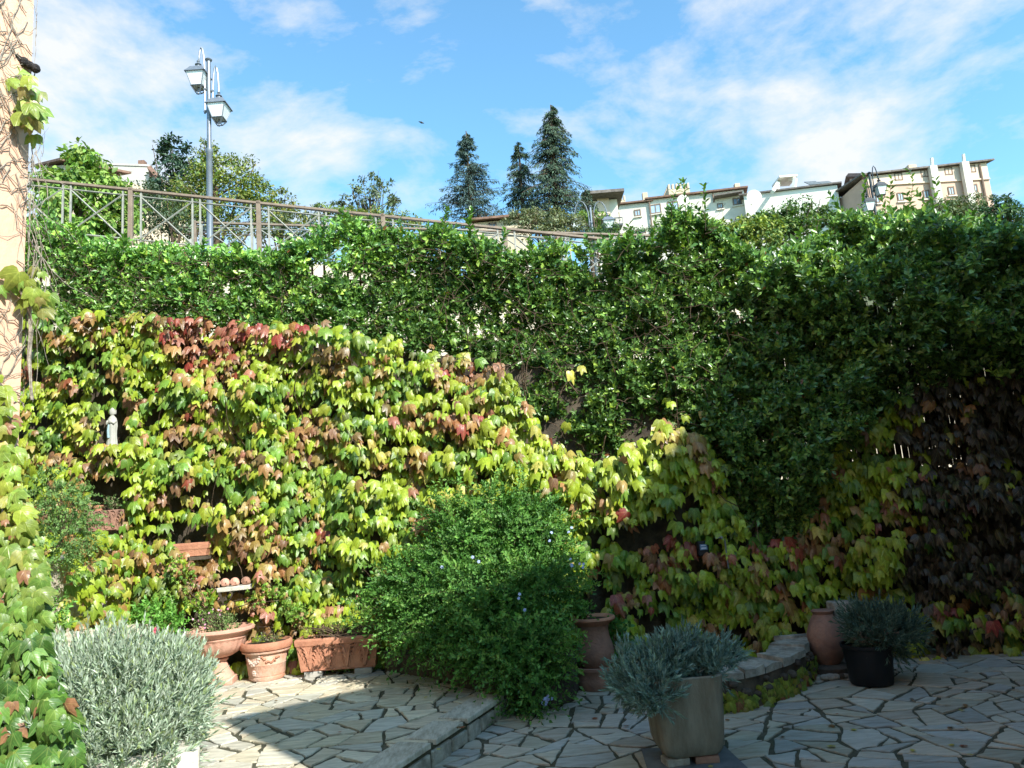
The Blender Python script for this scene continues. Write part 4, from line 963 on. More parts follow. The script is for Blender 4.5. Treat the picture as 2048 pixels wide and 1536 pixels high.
# silver lavender -------------------------------------------------
SILV = [(.37, .47, .36), (.47, .56, .45), (.24, .34, .20), (.30, .39, .14)]
def silver(name, label, blobs, nspr, base, leafr=(.032, .055), Lr=(.05, .21), k=22, cols=SILV, up=.9, group='silver-leaved lavender bushes', nstem=60, inner=.6):
    return bush(name, label, 'lavender bush', blobs, int(nspr*1.25), k, Lr, leafr, cols, [3, 3, 1.5, .8], NEEDLE, M['leaf_silver'], up, (.85, .18), base=base, stemm='greystem', nstem=nstem, group=group, inner=inner)
lvb = W(255, 1420, 4.75)
silver('lavender_bush', 'broad sunlit silver lavender bush in the stone bed at lower left', [W(240, 1435, 4.75)+[.48, .78], W(160, 1390, 4.9)+[.32, .9], W(320, 1390, 4.85)+[.32, .9], W(285, 1360, 5.0)+[.26, .8], W(190, 1350, 5.1)+[.22, .8], W(355, 1420, 4.7)+[.2, .8], W(140, 1480, 4.5)+[.34, .8], W(110, 1420, 4.8)+[.22, .8], W(255, 1510, 4.45)+[.30, .7]], 3200, (-2.45, 4.8, .4))

# raised bed at lower left: white stone kerb
kb = empty('stone_kerb_bed', (-2.7, 4.9, .14), 'pale stone kerbed bed holding the big lavender at lower left', 'planting bed')
q = [np.array(at(398, 1500, 4.42))[:2], np.array(at(368, 1472, 4.75))[:2]]
K0, K1 = q[0], q[0]+np.array([-.8, 1.15]); K2 = K1+np.array([-1.3, .2]); K3 = K0+np.array([-1.5, -.55])
ztop = float(at(398, 1500, 4.42)[2])
def wallseg(mb, a, b, th, z0, z1, inn):
    d = norm((b-a)[None])[0]; nrm = np.array([-d[1], d[0]])*inn; mb.prism([tuple(a), tuple(b), tuple(b+nrm*th), tuple(a+nrm*th)] if inn > 0 else [tuple(a+nrm*th), tuple(b+nrm*th), tuple(b), tuple(a)], z0, z1)
mb = MB(); wallseg(mb, K0, K1, .12, .1, ztop, 1); mb.build('side_kerb', M['marble'], kb, bevel=.012)
mb = MB(); wallseg(mb, K3, K0-np.array([.0, 0]), .12, .1, ztop-.004, 1); mb.build('front_kerb', M['marble'], kb, bevel=.012)
mb = MB(); mb.prism([tuple(K0+[-.1, .1]), tuple(K1+[-.1, 0]), tuple(K2), tuple(K3+[0, .1])], .1, ztop-.07); mb.build('soil', M['soil'], kb)
# curved pale ledge behind the lavender
cb = MB(); pr = []
ce = at(180, 1300, 7.35)
for k in range(13):
    t = math.pi*(1.0+k/12*1.0); pr.append((ce[0]+.55*math.cos(t), ce[1]+.42*math.sin(t)))
inn = [(ce[0]+(x-ce[0])*.78, ce[1]+(y-ce[1])*.78) for x, y in pr][::-1]
for i in range(12): cb.prism([pr[i], pr[i+1], inn[11-i], inn[12-i]], .14, .86)
tag(cb.build('curved_ledge', M['roughwhite'], base=(ce[0], ce[1], .14)), 'curved pale stone ledge behind the big lavender bush', 'planter wall')

# ------------------------------------------------------------------ pots
# pedestal urn
ub = (-3.13, 7.85, .16)
ur = empty('pedestal_urn', ub, 'pink terracotta pedestal urn with wide fluted rim, leftmost of the pots', 'urn')
MB().box((ub[0], ub[1], ub[2]+.03), (.29, .29, .06), rz=.15).build('plinth', M['terracotta_pink'], ur, bevel=.008)
MB().lathe([(.135, .06), (.13, .085), (.10, .12), (.075, .17), (.062, .215), (.075, .225), (.08, .24), (.06, .25)], ub, 24).build('stem', M['terracotta_pink'], ur, smooth=True)
MB().lathe([(.06, .25), (.12, .265), (.19, .305), (.235, .36), (.255, .42)], ub, 96, flute=.022, nf=24).build('bowl', M['terracotta_pink'], ur, smooth=True)
MB().lathe([(.255, .42), (.262, .43), (.27, .44), (.265, .455), (.285, .475), (.322, .495), (.335, .51), (.332, .53), (.31, .54), (.285, .525), (.26, .49), (.24, .46)], ub, 64, cap=(False, False)).build('rim', M['terracotta_pink'], ur, smooth=True)
MB().lathe([(.27, .475), (.001, .505)], ub, 24, cap=(False, False)).build('soil', M['soil'], ur)
bb = ub
r_, _ = bush('pink_flowering_plant', 'thin straggly plant with tiny pink flowers growing in the pedestal urn', 'plant', [[ub[0], ub[1], ub[2]+.56, .17, .5], [ub[0]-.16, ub[1], ub[2]+.56, .12, .6], [ub[0]+.1, ub[1]-.1, ub[2]+.53, .11, .5]], 190, 8, (.05, .14), (.012, .026),
     [(.14, .26, .07), (.24, .32, .12), (.3, .26, .15)], [3, 2, 1], SIMPLE, M['leaf_soft'], 1.0, (1., .5), base=(ub[0], ub[1], ub[2]+.5), nstem=30, inner=.2)
flowers('flower', r_, [at(random.gauss(c[0], 7), random.gauss(c[1], 4), 7.7) for c in ((425, 1224), (450, 1222), (396, 1238), (410, 1250)) for _ in range(3)], .012, [(.75, .30, .50), (.8, .45, .6)])
# round garlanded pot
pb = (-2.69, 7.93, .16)
rp = empty('round_pot', pb, 'round terracotta pot with whitened fruit garland and rosette, between urn and trough', 'pot')
MB().lathe([(.165, 0), (.175, .02), (.172, .045), (.178, .05), (.19, .15), (.194, .155), (.192, .165), (.205, .26), (.212, .265), (.235, .27), (.24, .285), (.225, .292)], pb, 40).build('body', M['limepot'], rp, smooth=True)
MB().lathe([(.225, .29), (.25, .30), (.258, .32), (.256, .355), (.245, .37), (.232, .372), (.222, .36), (.215, .33)], pb, 48, cap=(False, False)).build('rim', M['terracotta'], rp, smooth=True)
MB().lathe([(.218, .345), (.001, .352)], pb, 24, cap=(False, False)).build('soil', M['soil'], rp)
mb = MB(); mc = MB()
def on_pot(ang, zz, out=0): 
    rr = .175+(zz/.27)*.035+out; return (pb[0]+rr*math.sin(ang), pb[1]-rr*math.cos(ang), pb[2]+zz)
for k in range(17):
    t = k/16; a_ = -.75+t*.75; zz = .235-.06*math.sin(t*math.pi)
    for j in range(2): mb.sphere(on_pot(a_+random.gauss(0, .02), zz+random.gauss(0, .010)), random.uniform(.009, .015), 8, 5)
for k in range(8): mb.sphere(on_pot(-.38+.07*math.cos(k*.785), .085+.02*math.sin(k*.785)), .010, 7, 5)
mb.sphere(on_pot(-.38, .085), .012, 7, 5)
mb.build('garland', M['limebloom'], rp, smooth=True)
for k in range(17):
    t = k/16; a_ = .10+t*.85; zz = .235-.05*math.sin(t*math.pi); mc.sphere(on_pot(a_, zz+random.gauss(0, .008)), random.uniform(.008, .013), 7, 5)
mc.build('side_garland', M['terracotta'], rp, smooth=True)
bush('seedling_tuft', 'sparse dry seedlings in the round garlanded pot', 'plant', [[pb[0], pb[1], pb[2]+.38, .12, .3]], 40, 6, (.03, .06), (.015, .03), [(.12, .2, .06), (.2, .17, .1)], [1, 1], SIMPLE, M['leaf_soft'], .8, base=(pb[0], pb[1], pb[2]+.35), nstem=10, inner=.1)
# rectangular trough with acanthus relief
def trough(name, label, c, L_, Wd, H, rz, group=None, relief=True, matn='terracotta'):
    r = empty(name, c, label, 'planter', group); cr_, sr_ = math.cos(rz), math.sin(rz)
    def loc(x, y, z): return (c[0]+x*cr_-y*sr_, c[1]+x*sr_+y*cr_, c[2]+z)
    tp = .86
    def ring(l, w_, z): return [loc(sx*l/2, sy*w_/2, z) for sx, sy in ((-1, -1), (1, -1), (1, 1), (-1, 1))]
    mb = MB(); rs_ = [ring(L_*tp, Wd*tp, 0), ring(L_*(tp+.01), Wd*(tp+.01), .02), ring(L_*.95, Wd*.95, H-.07), ring(L_*.93, Wd*.9, H-.07), ring(L_*.90, Wd*.86, H-.07)]
    mb.add(sum(rs_[:3], []), [(3, 2, 1, 0)]+[(a*4+i, a*4+(i+1) % 4, (a+1)*4+(i+1) % 4, (a+1)*4+i) for a in range(2) for i in range(4)]); mb.build('body', M[matn], r)
    mb = MB(); rs_ = [ring(L_*.95, Wd*.95, H-.075), ring(L_*.985, Wd, H-.065), ring(L_, Wd*1.03, H-.02), ring(L_*.985, Wd, H), ring(L_*.93, Wd*.85, H), ring(L_*.92, Wd*.82, H-.06)]
    mb.add(sum(rs_, []), [(a*4+i, a*4+(i+1) % 4, (a+1)*4+(i+1) % 4, (a+1)*4+i) for a in range(5) for i in range(4)]); mb.build('rim', M[matn], r, bevel=.004)
    MB().add(ring(L_*.93, Wd*.86, H-.03), [(0, 1, 2, 3)]).build('soil', M['soil'], r)
    if relief:
        mb = MB()
        def fr(u, z, o=.008):
            k = tp+(.95-tp)*z/(H-.07); return loc(u*k, -Wd*k/2-o, z)
        for ci, u0 in enumerate(np.linspace(-L_*.36, L_*.36, 4)):
            mb.tube([fr(u0, .025), fr(u0, H*.42), fr(u0, H*.62)], [.010, .008, .004], 5)
            for sg in (-1, 1):
                for j in range(5):
                    z0 = .03+j*H*.085; R_e = .028+.012*j
                    pts = [fr(u0+sg*.006, z0), fr(u0+sg*R_e*.55, z0+.045+.012*j), fr(u0+sg*R_e*1.05, z0+.06+.012*j), fr(u0+sg*R_e*1.35, z0+.045+.010*j), fr(u0+sg*R_e*1.3, z0+.03+.008*j)]
                    mb.tube(pts, [.009, .010, .008, .006, .004], 5)
        mb.tube([fr(-L_*.47, .012, .004), fr(L_*.47, .012, .004)], .006, 5)
        mb.build('acanthus_relief', M[matn], r, smooth=True)
    return r
tc_ = (-1.94, 7.93, .215)
trough('acanthus_trough', 'long terracotta trough with acanthus relief raised on two bricks', tc_, .85, .30, .315, .02)
for dx in (-.25, .25):
    o = MB().box((tc_[0]+dx, tc_[1]-.02, .187), (.17, .26, .056), rz=.03).build('brick_foot', M['concrete'], base=(tc_[0]+dx, tc_[1], .159), bevel=.006)
    tag(o, ('left' if dx < 0 else 'right')+' brick foot under the long acanthus trough', 'brick')
bush('dry_trough_plants', 'dry stems and small leaves in the long acanthus trough', 'plant', [[tc_[0]+d, tc_[1]+.03, .56, .14, .6] for d in (-.28, -.1, .12, .3)], 110, 6, (.03, .08), (.015, .028), [(.28, .32, .06), (.2, .15, .1), (.12, .2, .06)], [2, 2, 1], OVAL, M['leaf_soft'], .6, base=(tc_[0], tc_[1], .5), nstem=60, inner=.1)
# wall planters inside the creeper
w1 = at(213, 1062, 8.2)
trough('relief_planter', 'brown terracotta planter box with relief on a wall ledge in the creeper at left', (w1[0], 8.22, w1[2]+.0), .36, .2, .22, .0, relief=True, matn='terracotta_dark')
trough('ledge_planter', 'orange-brown planter box sunk in red leaves, lower and right of the relief planter', (at(383, 1120, 8.25)[0], 8.25, at(383, 1112, 8.25)[2]), .42, .18, .14, .03, relief=False)
for c, nm, lb_ in (((w1[0], 8.3, w1[2]-.02), 'stone_ledge', 'stone ledge carrying the relief planter'), ((at(383, 1120, 8.25)[0], 8.28, at(383, 1112, 8.25)[2]-.025), 'stone_ledge', 'stone ledge carrying the orange-brown planter box')):
    tag(MB().box(c, (.38, .22, .035)).build(nm, M['oldstone'], base=c), lb_, 'ledge')
sp = at(193, 1003, 8.15); tag(MB().lathe([(.04, 0), (.05, .07), (.058, .072), (.058, .10), (.05, .10)], (sp[0], 8.2, w1[2]+.18), 16).build('small_pot', M['terracotta'], base=(sp[0], 8.2, w1[2]+.18), smooth=True), 'small orange flowerpot standing in the relief planter', 'pot')
bush('planter_weeds', 'small weeds and dry stalks in the relief planter', 'plant', [[w1[0]+.04, 8.2, w1[2]+.26, .09, .7]], 45, 6, (.05, .12), (.02, .035), [(.1, .2, .06), (.3, .28, .15)], [2, 1], SIMPLE, M['leaf_soft'], 1., base=(w1[0]+.04, 8.25, w1[2]+.2), nstem=14, inner=.1)
# white shelf with round clay ornaments
s0 = at(472, 1176, 8.0); tag(MB().box((s0[0], 8.03, s0[2]), (.34, .22, .045), ry=-.03).build('marble_shelf', M['marble'], base=tuple(s0), bevel=.006), 'short white marble shelf poking out of the creeper above the urn', 'shelf')
for dx, lb_ in ((-.105, 'round pinkish clay shell at the left end of the marble shelf'), (-.005, 'round pinkish clay shell in the middle of the marble shelf'), (.11, 'darker brown curled clay shell at the right end of the marble shelf')):
    c = (s0[0]+dx, 7.98, s0[2]+.022+.045); mb = MB(); mb.sphere(c, .045, 14, 9, (1.05, .9, .95)); mb.sphere((c[0]+.03, c[1]-.012, c[2]-.012), .026, 10, 7)
    for k in range(5): mb.tube([(c[0]-.03+.013*k, c[1]-.03-.01*math.sin(k), c[2]+.035*math.cos((k-2)*.5)), (c[0]-.03+.013*k, c[1]-.044, c[2]), (c[0]-.02+.01*k, c[1]-.03, c[2]-.033)], .004, 4)
    tag(mb.build('clay_shell', M['terracotta_pink' if dx < .1 else 'terracotta_dark'], base=c, smooth=True), lb_, 'ornament')
# statue in its niche
sb = at(224, 892, 8.38); sb[1] = 8.38
st = empty('niche_statue', sb, 'small white robed statue with faded blue sash in a leafy niche', 'statue')
S_ = lambda z: sb[2]+z
mb = MB(); mb.lathe([(.075, -.03), (.08, -.02), (.078, .0), (.062, .01), (.064, .02)], tuple(sb), 20); mb.build('base', M['statue'], st, smooth=True)
mb = MB(); mb.lathe([(.060, .01), (.058, .05), (.05, .12), (.052, .17), (.058, .22), (.055, .27), (.045, .31), (.026, .335), (.018, .345), (.028, .36), (.033, .385), (.029, .41), (.012, .43)], tuple(sb), 48, sq=(1, .72), flute=.05, nf=9)
mb.sphere((sb[0], sb[1]-.045, S_(.275)), .016, 8, 6, (.7, 1, 1.6)); mb.tube([(sb[0]-.045, sb[1]-.01, S_(.28)), (sb[0]-.035, sb[1]-.04, S_(.25)), (sb[0], sb[1]-.05, S_(.275))], [.018, .015, .009], 7); mb.tube([(sb[0]+.045, sb[1]-.01, S_(.28)), (sb[0]+.035, sb[1]-.04, S_(.25)), (sb[0], sb[1]-.05, S_(.275))], [.018, .015, .009], 7)
mb.build('robed_figure', M['statue'], st, smooth=True)
mb = MB(); mb.tube([(sb[0]-.02, sb[1]-.042, S_(.24)), (sb[0]-.024, sb[1]-.045, S_(.17)), (sb[0]-.018, sb[1]-.044, S_(.09))], [.008, .012, .014], 6); mb.build('blue_sash', M['statueblue'], st, smooth=True)
mb = MB(); mb.lathe([(.036, .36), (.04, .385), (.036, .412), (.015, .437), (.002, .44)], (sb[0], sb[1]+.008, sb[2]), 20, sq=(1, .8), cap=(False, False)); mb.build('veil', M['statue'], st, smooth=True)
tag(MB().box((sb[0], 8.4, sb[2]-.05), (.22, .4, .04)).build('stone_ledge', M['palestone'], base=tuple(sb)), 'stone ledge under the small white statue', 'ledge')

# tall jar standing in a squat pot ---------------------------------
jb = (.575, 7.18, 0)
lp = empty('squat_pot', jb, 'squat weathered terracotta pot on the paving, holding the tall jar', 'pot')
MB().lathe([(.17, 0), (.185, .04), (.195, .09), (.19, .10), (.205, .17), (.215, .18), (.215, .205), (.205, .21), (.195, .19), (.18, .14)], jb, 36, cap=(True, False)).build('body', M['terracotta_dark'], lp, smooth=True)
MB().lathe([(.195, .15), (.001, .155)], jb, 24, cap=(False, False)).build('soil', M['soil'], lp)
tj = empty('tall_jar', (jb[0], jb[1], .15), 'tall waisted terracotta jar with flared rim standing in the squat pot', 'jar')
MB().lathe([(.10, .0), (.135, .05), (.168, .12), (.175, .18), (.165, .24), (.145, .30), (.138, .36), (.145, .41)], (jb[0], jb[1], .15), 40).build('body', M['terracotta_dark'], tj, smooth=True)
MB().lathe([(.143, .405), (.17, .43), (.20, .445), (.212, .46), (.208, .475), (.19, .482), (.165, .47), (.15, .44), (.14, .40)], (jb[0], jb[1], .15), 44, cap=(False, False)).build('rim', M['terracotta'], tj, smooth=True)
MB().lathe([(.155, .455), (.001, .46)], (jb[0], jb[1], .15), 24, cap=(False, False)).build('soil', M['soil'], tj)
bush('jar_seedling', 'small green leafy seedling growing in the tall jar', 'plant', [[jb[0]-.07, jb[1]-.03, .68, .08, .7], [jb[0]-.15, jb[1], .70, .05, .7]], 34, 6, (.03, .07), (.03, .05), [(.12, .3, .05), (.18, .36, .08)], [1, 1], OVAL, M['leaf_soft'], .5, base=(jb[0]-.06, jb[1], .6), nstem=8, inner=.1)
bush('trailing_vine', 'dark green round-leaved vine beside the tall jar', 'plant', [W(1225, 1265, 7.35)+[.12, 1.3], W(1240, 1300, 7.3)+[.10, 1.2], W(1222, 1330, 7.2)+[.09, 1.]], 80, 7, (.06, .12), (.03, .05), [(.07, .2, .04), (.1, .26, .05)], [1, 1], ROUND, M['leaf_soft'], .1, base=(.9, 7.4, 0), nstem=16, inner=.1)

# square planter with lavender --------------------------------------
qb = np.array(at(1378, 1522, 5.15)); qb[2] = .055; rz = R_(4)
sq = empty('square_planter', tuple(qb), 'tall square stone-coloured planter with rounded corners in the foreground', 'planter')
def sqprof(prof, c, rz, n=48, pw=7.):
    vs = []
    for r_, z in prof:
        for k in range(n):
            t = 2*math.pi*(k+.5)/n; ct, s_ = math.cos(t), math.sin(t); q = (abs(ct)**pw+abs(s_)**pw)**(-1/pw); x_, y_ = r_*q*ct, r_*q*s_
            vs.append((c[0]+x_*math.cos(rz)-y_*math.sin(rz), c[1]+x_*math.sin(rz)+y_*math.cos(rz), c[2]+z))
    m_ = len(prof); return vs, [(i*n+k, i*n+(k+1) % n, (i+1)*n+(k+1) % n, (i+1)*n+k) for i in range(m_-1) for k in range(n)]+[tuple(range(n-1, -1, -1))]
v_, f_ = sqprof([(.14, 0), (.172, .008), (.190, .035), (.203, .08), (.216, .25), (.226, .43), (.230, .475), (.225, .482), (.208, .482), (.204, .40)], qb, rz)
MB().add(v_, f_).build('body', M['planter_stone'], sq, smooth=True)
v_, f_ = sqprof([(.206, .43), (.205, .435)], qb, rz); MB().add(v_, [tuple(range(48, 96))]).build('soil', M['soil'], sq)
for (dx, dy, sx, sy, lb_, mm) in ((-.105, -.11, .15, .12, 'tan tile chip under the left front corner of the square planter', 'palestone'), (.09, -.10, .15, .12, 'dark brown tile chip under the right front of the square planter', 'terracotta_dark'), (0, .12, .3, .1, 'tile chip under the back of the square planter', 'terracotta_dark')):
    c = (qb[0]+dx, qb[1]+dy, .032); tag(MB().box(c, (sx, sy, .045), rz=.2 if dx < 0 else -.05).build('tile_foot', M[mm], base=c, bevel=.008), lb_, 'tile')
sl_ = MB(); c0, c1, c2, c3 = at(1290, 1475, 5.3), at(1420, 1478, 5.3), at(1500, 1530, 4.95), at(1270, 1560, 4.9)
sl_.prism([(qb[0]-.30, qb[1]-.30), (qb[0]+.30, qb[1]-.32), (qb[0]+.27, qb[1]+.2), (qb[0]-.27, qb[1]+.22)], .004, .012)
tag(sl_.build('slate_slab', M['slate']), kind='structure')
GRNS = [(.20, .31, .27), (.26, .37, .32), (.14, .23, .18), (.19, .28, .17)]
silver('lavender_bush', 'blue-grey lavender bush growing in the square stone-coloured planter', [W(1325, 1335, 5.15)+[.20, .8], W(1395, 1330, 5.2)+[.14, .8], W(1445, 1315, 5.3)+[.09, .8], W(1295, 1375, 5.0)+[.12, .8], W(1262, 1362, 5.1)+[.11, .8], W(1370, 1300, 5.2)+[.09, .8], W(1310, 1395, 4.93)+[.10, .7], W(1250, 1320, 5.2)+[.06, 1], W(1425, 1345, 5.1)+[.08, .8]], 760, (qb[0], qb[1], .48), (.035, .058), (.07, .13), 20, GRNS, .7)
# black pot with lavender
kb_ = (2.81, 6.62, 0)
bp = empty('black_pot', kb_, 'black plastic nursery pot on the shaded paving at right', 'pot')
MB().lathe([(.165, .01), (.17, .02), (.195, .30), (.21, .305), (.212, .33), (.20, .33), (.19, .28)], kb_, 36, cap=(True, False)).build('body', M['black'], bp, smooth=True)
MB().lathe([(.19, .29), (.001, .295)], kb_, 24, cap=(False, False)).build('soil', M['soil'], bp)
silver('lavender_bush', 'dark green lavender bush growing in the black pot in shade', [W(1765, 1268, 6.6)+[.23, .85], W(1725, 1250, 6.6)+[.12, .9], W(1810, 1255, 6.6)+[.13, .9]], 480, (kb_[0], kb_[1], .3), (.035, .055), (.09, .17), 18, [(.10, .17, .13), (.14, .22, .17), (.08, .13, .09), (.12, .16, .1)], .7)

# stone basin ------------------------------------------------------
sbn = empty('stone_basin', (1.6, 7.1, 0), 'low curved rubble stone basin with pale capping at the foot of the wall', 'basin')
outer = [at(1290, 1330, 7.0)[:2], at(1330, 1400, 6.35)[:2], at(1450, 1430, 6.05)[:2], at(1540, 1412, 6.25)[:2], at(1600, 1380, 6.6)[:2], at(1622, 1345, 6.95)[:2], at(1620, 1320, 7.35)[:2]]
outer = [np.array(p) for p in outer]; cc = np.array([1.55, 7.35])
fine = []
for i in range(len(outer)-1):
    for k in range(4): fine.append(outer[i]*(1-k/4)+outer[i+1]*k/4)
fine.append(outer[-1])
for _ in range(2): fine = [fine[0]]+[(fine[i-1]+fine[i]*2+fine[i+1])/4 for i in range(1, len(fine)-1)]+[fine[-1]]
mb, cp = MB(), MB(); rnd = random.Random(4)
for i in range(len(fine)-1):
    a, b = fine[i], fine[i+1]; ia, ib = a+(cc-a)*.27, b+(cc-b)*.27
    mb.prism([tuple(a), tuple(b), tuple(ib), tuple(ia)], -.02, .235)
mb.build('rubble_wall', M['oldstone'], sbn)
i = 0
while i < len(fine)-1:
    j = min(len(fine)-1, i+rnd.choice([1, 2, 2, 3])); a, b = fine[i], fine[j]; md = fine[(i+j)//2]
    e = .02; pol = [a-(cc-a)*e*rnd.uniform(.5, 1.5), md-(cc-md)*e*rnd.uniform(.3, 1.8), b-(cc-b)*e*rnd.uniform(.5, 1.5), b+(cc-b)*rnd.uniform(.25, .32), md+(cc-md)*rnd.uniform(.22, .32), a+(cc-a)*rnd.uniform(.25, .32)]
    cen = sum(pol)/6; pol = [tuple(cen+(q_-cen)*rnd.uniform(.9, .985)) for q_ in pol]; h_ = rnd.uniform(.275, .315); cp.prism(pol, .23, [h_+rnd.uniform(-.014, .012) for _ in pol]); i = j
cp.build('capping', M['palestone'], sbn, bevel=.012)
mb = MB()
for i in range(46):
    k = rnd.randrange(len(fine)-1); p = fine[k]; o_ = (p-cc)/np.linalg.norm(p-cc)*.012; mb.sphere((p[0]+o_[0], p[1]+o_[1], rnd.uniform(.02, .22)), rnd.uniform(.022, .05), 7, 5, (1, 1, .7))
mb.build('rubble_face', M['oldstone'], sbn)
MB().prism([tuple(p+(cc-p)*.2) for p in fine]+[(1.2, 7.9)], .02, .10).build('soil', M['soil'], sbn)
# creeper on basin
n = 300; k = rng.integers(0, len(fine)-1, n); F_ = np.array(fine); p = F_[k]+(F_[k+1]-F_[k])*rng.random((n, 1)); o_ = norm(p-cc[None])
P = np.column_stack([p+o_*rng.uniform(.01, .07, (n, 1)), rng.uniform(.02, .17, n)]); 
scatter('basin_creeper', IVY, P, np.column_stack([rng.normal(0, .4, n), rng.normal(0, .2, n), -np.ones(n)]), np.column_stack([o_, np.full(n, .5)]), rng.uniform(.05, .10, n), palette(n, [(.28, .33, .04), (.16, .24, .04), (.3, .10, .06)], [3, 2, .6]), M['leaf_ivy'], None, base=(1.6, 6.3, 0))
bpy.data.objects['basin_creeper']['label'] = 'yellow-green creeper leaves clinging to the curved basin wall'; bpy.data.objects['basin_creeper']['category'] = 'climbing plant'
# clay flue piece and block behind the black pot
cb_ = at(1660, 1322, 7.05); cb_[2] = 0
ch = empty('clay_jar', (cb_[0]+.02, 7.12, .02), 'reddish bulging clay jar leaning beside the tan block at right', 'jar')
MB().lathe([(.09, .06), (.14, .14), (.165, .24), (.16, .34), (.12, .44), (.085, .5), (.10, .53), (.09, .535)], (cb_[0]+.04, 7.18, .0), 24).build('body', M['terracotta_dark'], ch, smooth=True)
MB().lathe([(.20, .0), (.2, .05), (.12, .07)], (cb_[0]+.04, 7.18, .0), 20).build('foot', M['oldstone'], ch, smooth=True)
c = (at(1690, 1250, 7.2)[0], 7.25, .30); tag(MB().box(c, (.22, .16, .58), rz=.1, ry=.04).build('tan_block', M['palestone'], base=(c[0], c[1], 0), bevel=.015), 'upright tan stone block behind the black pot', 'block')
for i, (px_, py_) in enumerate(((1660, 1352), (1672, 1362), (1690, 1350), (1648, 1345), (1705, 1358), (1683, 1343))):
    p = at(px_, py_, 6.85); mb = MB(); mb.sphere((p[0], p[1]-.0, .025), random.uniform(.025, .045), 8, 5, (1.2, .8, .7)); o = mb.build('stone', M['palestone' if i < 4 else 'oldstone'], base=(p[0], p[1], 0), smooth=True)
    tag(o, 'small rounded stone lying at the foot of the clay jar', 'stone', 'small stones by the clay jar')
# meter box with blue label and its pipe
mbx = at(1407, 1097, 7.55); me_ = empty('meter_box', tuple(mbx), 'black meter box with small blue label among the shaded creeper', 'meter box')
MB().box((mbx[0], 7.58, mbx[2]), (.11, .08, .14)).build('casing', M['black'], me_, bevel=.01)
MB().box((mbx[0], 7.538, mbx[2]+.015), (.07, .006, .055)).build('blue_label', M['bluepanel'], me_)
mb = MB()
for k in range(5): mb.box((mbx[0]-.02+.01*k, 7.5335, mbx[2]+.004), (.006, .003, .014))
mb.box((mbx[0], 7.5335, mbx[2]+.03), (.05, .003, .006)); mb.build('label_print', M['labelwhite'], me_)
tp_ = at(1440, 1075, 7.6); mb = MB(); mb.tube([(tp_[0]-.06, 7.55, tp_[2]), (tp_[0]+.01, 7.55, tp_[2]), (tp_[0]+.03, 7.55, tp_[2]-.02), (tp_[0]+.035, 7.55, tp_[2]-.3)], .008, 6); mb.sphere((tp_[0], 7.54, tp_[2]), .016, 8, 5)
tag(mb.build('water_tap', M['lampmetal'], base=tuple(tp_)), 'thin metal water tap pipe just right of the meter box', 'tap')
# green herb by the left wall
bush('fern_like_herb', 'fine-leaved green herb spilling down the left side wall above the ledge', 'plant', [W(120, 1010, 7.0)+[.2, 1.], W(150, 1060, 7.1)+[.2, 1.], W(110, 1100, 6.9)+[.2, .9], W(90, 980, 6.9)+[.15, 1], W(165, 1000, 7.3)+[.13, 1]], 330, 16, (.10, .22), (.018, .036), [(.16, .30, .09), (.24, .36, .12), (.10, .22, .06)], [2, 1, 1], SIMPLE, M['leaf_soft'], .1, (1.1, .6), base=(-4.3, 7.1, 1.6), nstem=40, inner=.2, pair=True, sag=1.)
r_, _ = bush('green_herb', 'bright green bushy herb with a pink flower behind the big lavender', 'plant', [W(310, 1235, 7.3)+[.12, .9], W(345, 1250, 7.2)+[.10, .8], W(285, 1245, 7.3)+[.09, .8]], 110, 9, (.07, .13), (.03, .055), [(.12, .32, .05), (.2, .42, .08)], [1, 1], OVAL, M['leaf_soft'], .8, base=(-3.4, 7.3, .2), nstem=20, inner=.1)
flowers('flower', r_, [at(310+random.gauss(0, 3), 1262+random.gauss(0, 3), 7.0) for _ in range(5)], .018, [(.75, .10, .20)])
bush('dry_stalks', 'green weeds at the foot of the left side wall beside the ledge', 'plant', [W(90, 1250, 6.6)+[.15, 1.3], W(75, 1300, 6.4)+[.15, 1.2]], 110, 9, (.08, .15), (.03, .05), [(.14, .32, .06), (.2, .38, .1)], [1, 1], OVAL, M['leaf_soft'], .8, base=(-4.1, 6.5, .2), nstem=14, inner=.1)
bush('creeping_fig', 'small round bright green leaves trailing over the wall by the marble shelf', 'climbing plant', [W(365, 1150, 7.95)+[.10, 1.6], W(380, 1190, 7.95)+[.09, 1.5], W(515, 1185, 7.9)+[.08, 1.7], W(410, 1200, 7.95)+[.12, .8], W(560, 1200, 8.05)+[.15, 1.2], W(350, 1110, 7.95)+[.06, 1.3], W(600, 1230, 8.05)+[.12, .8]], 210, 7, (.02, .04), (.018, .032), [(.20, .36, .06), (.28, .42, .08), (.12, .28, .05)], [2, 2, 1], ROUND, M['leaf_soft'], .1, base=(-3.3, 8.05, .8), nstem=10, inner=.2)
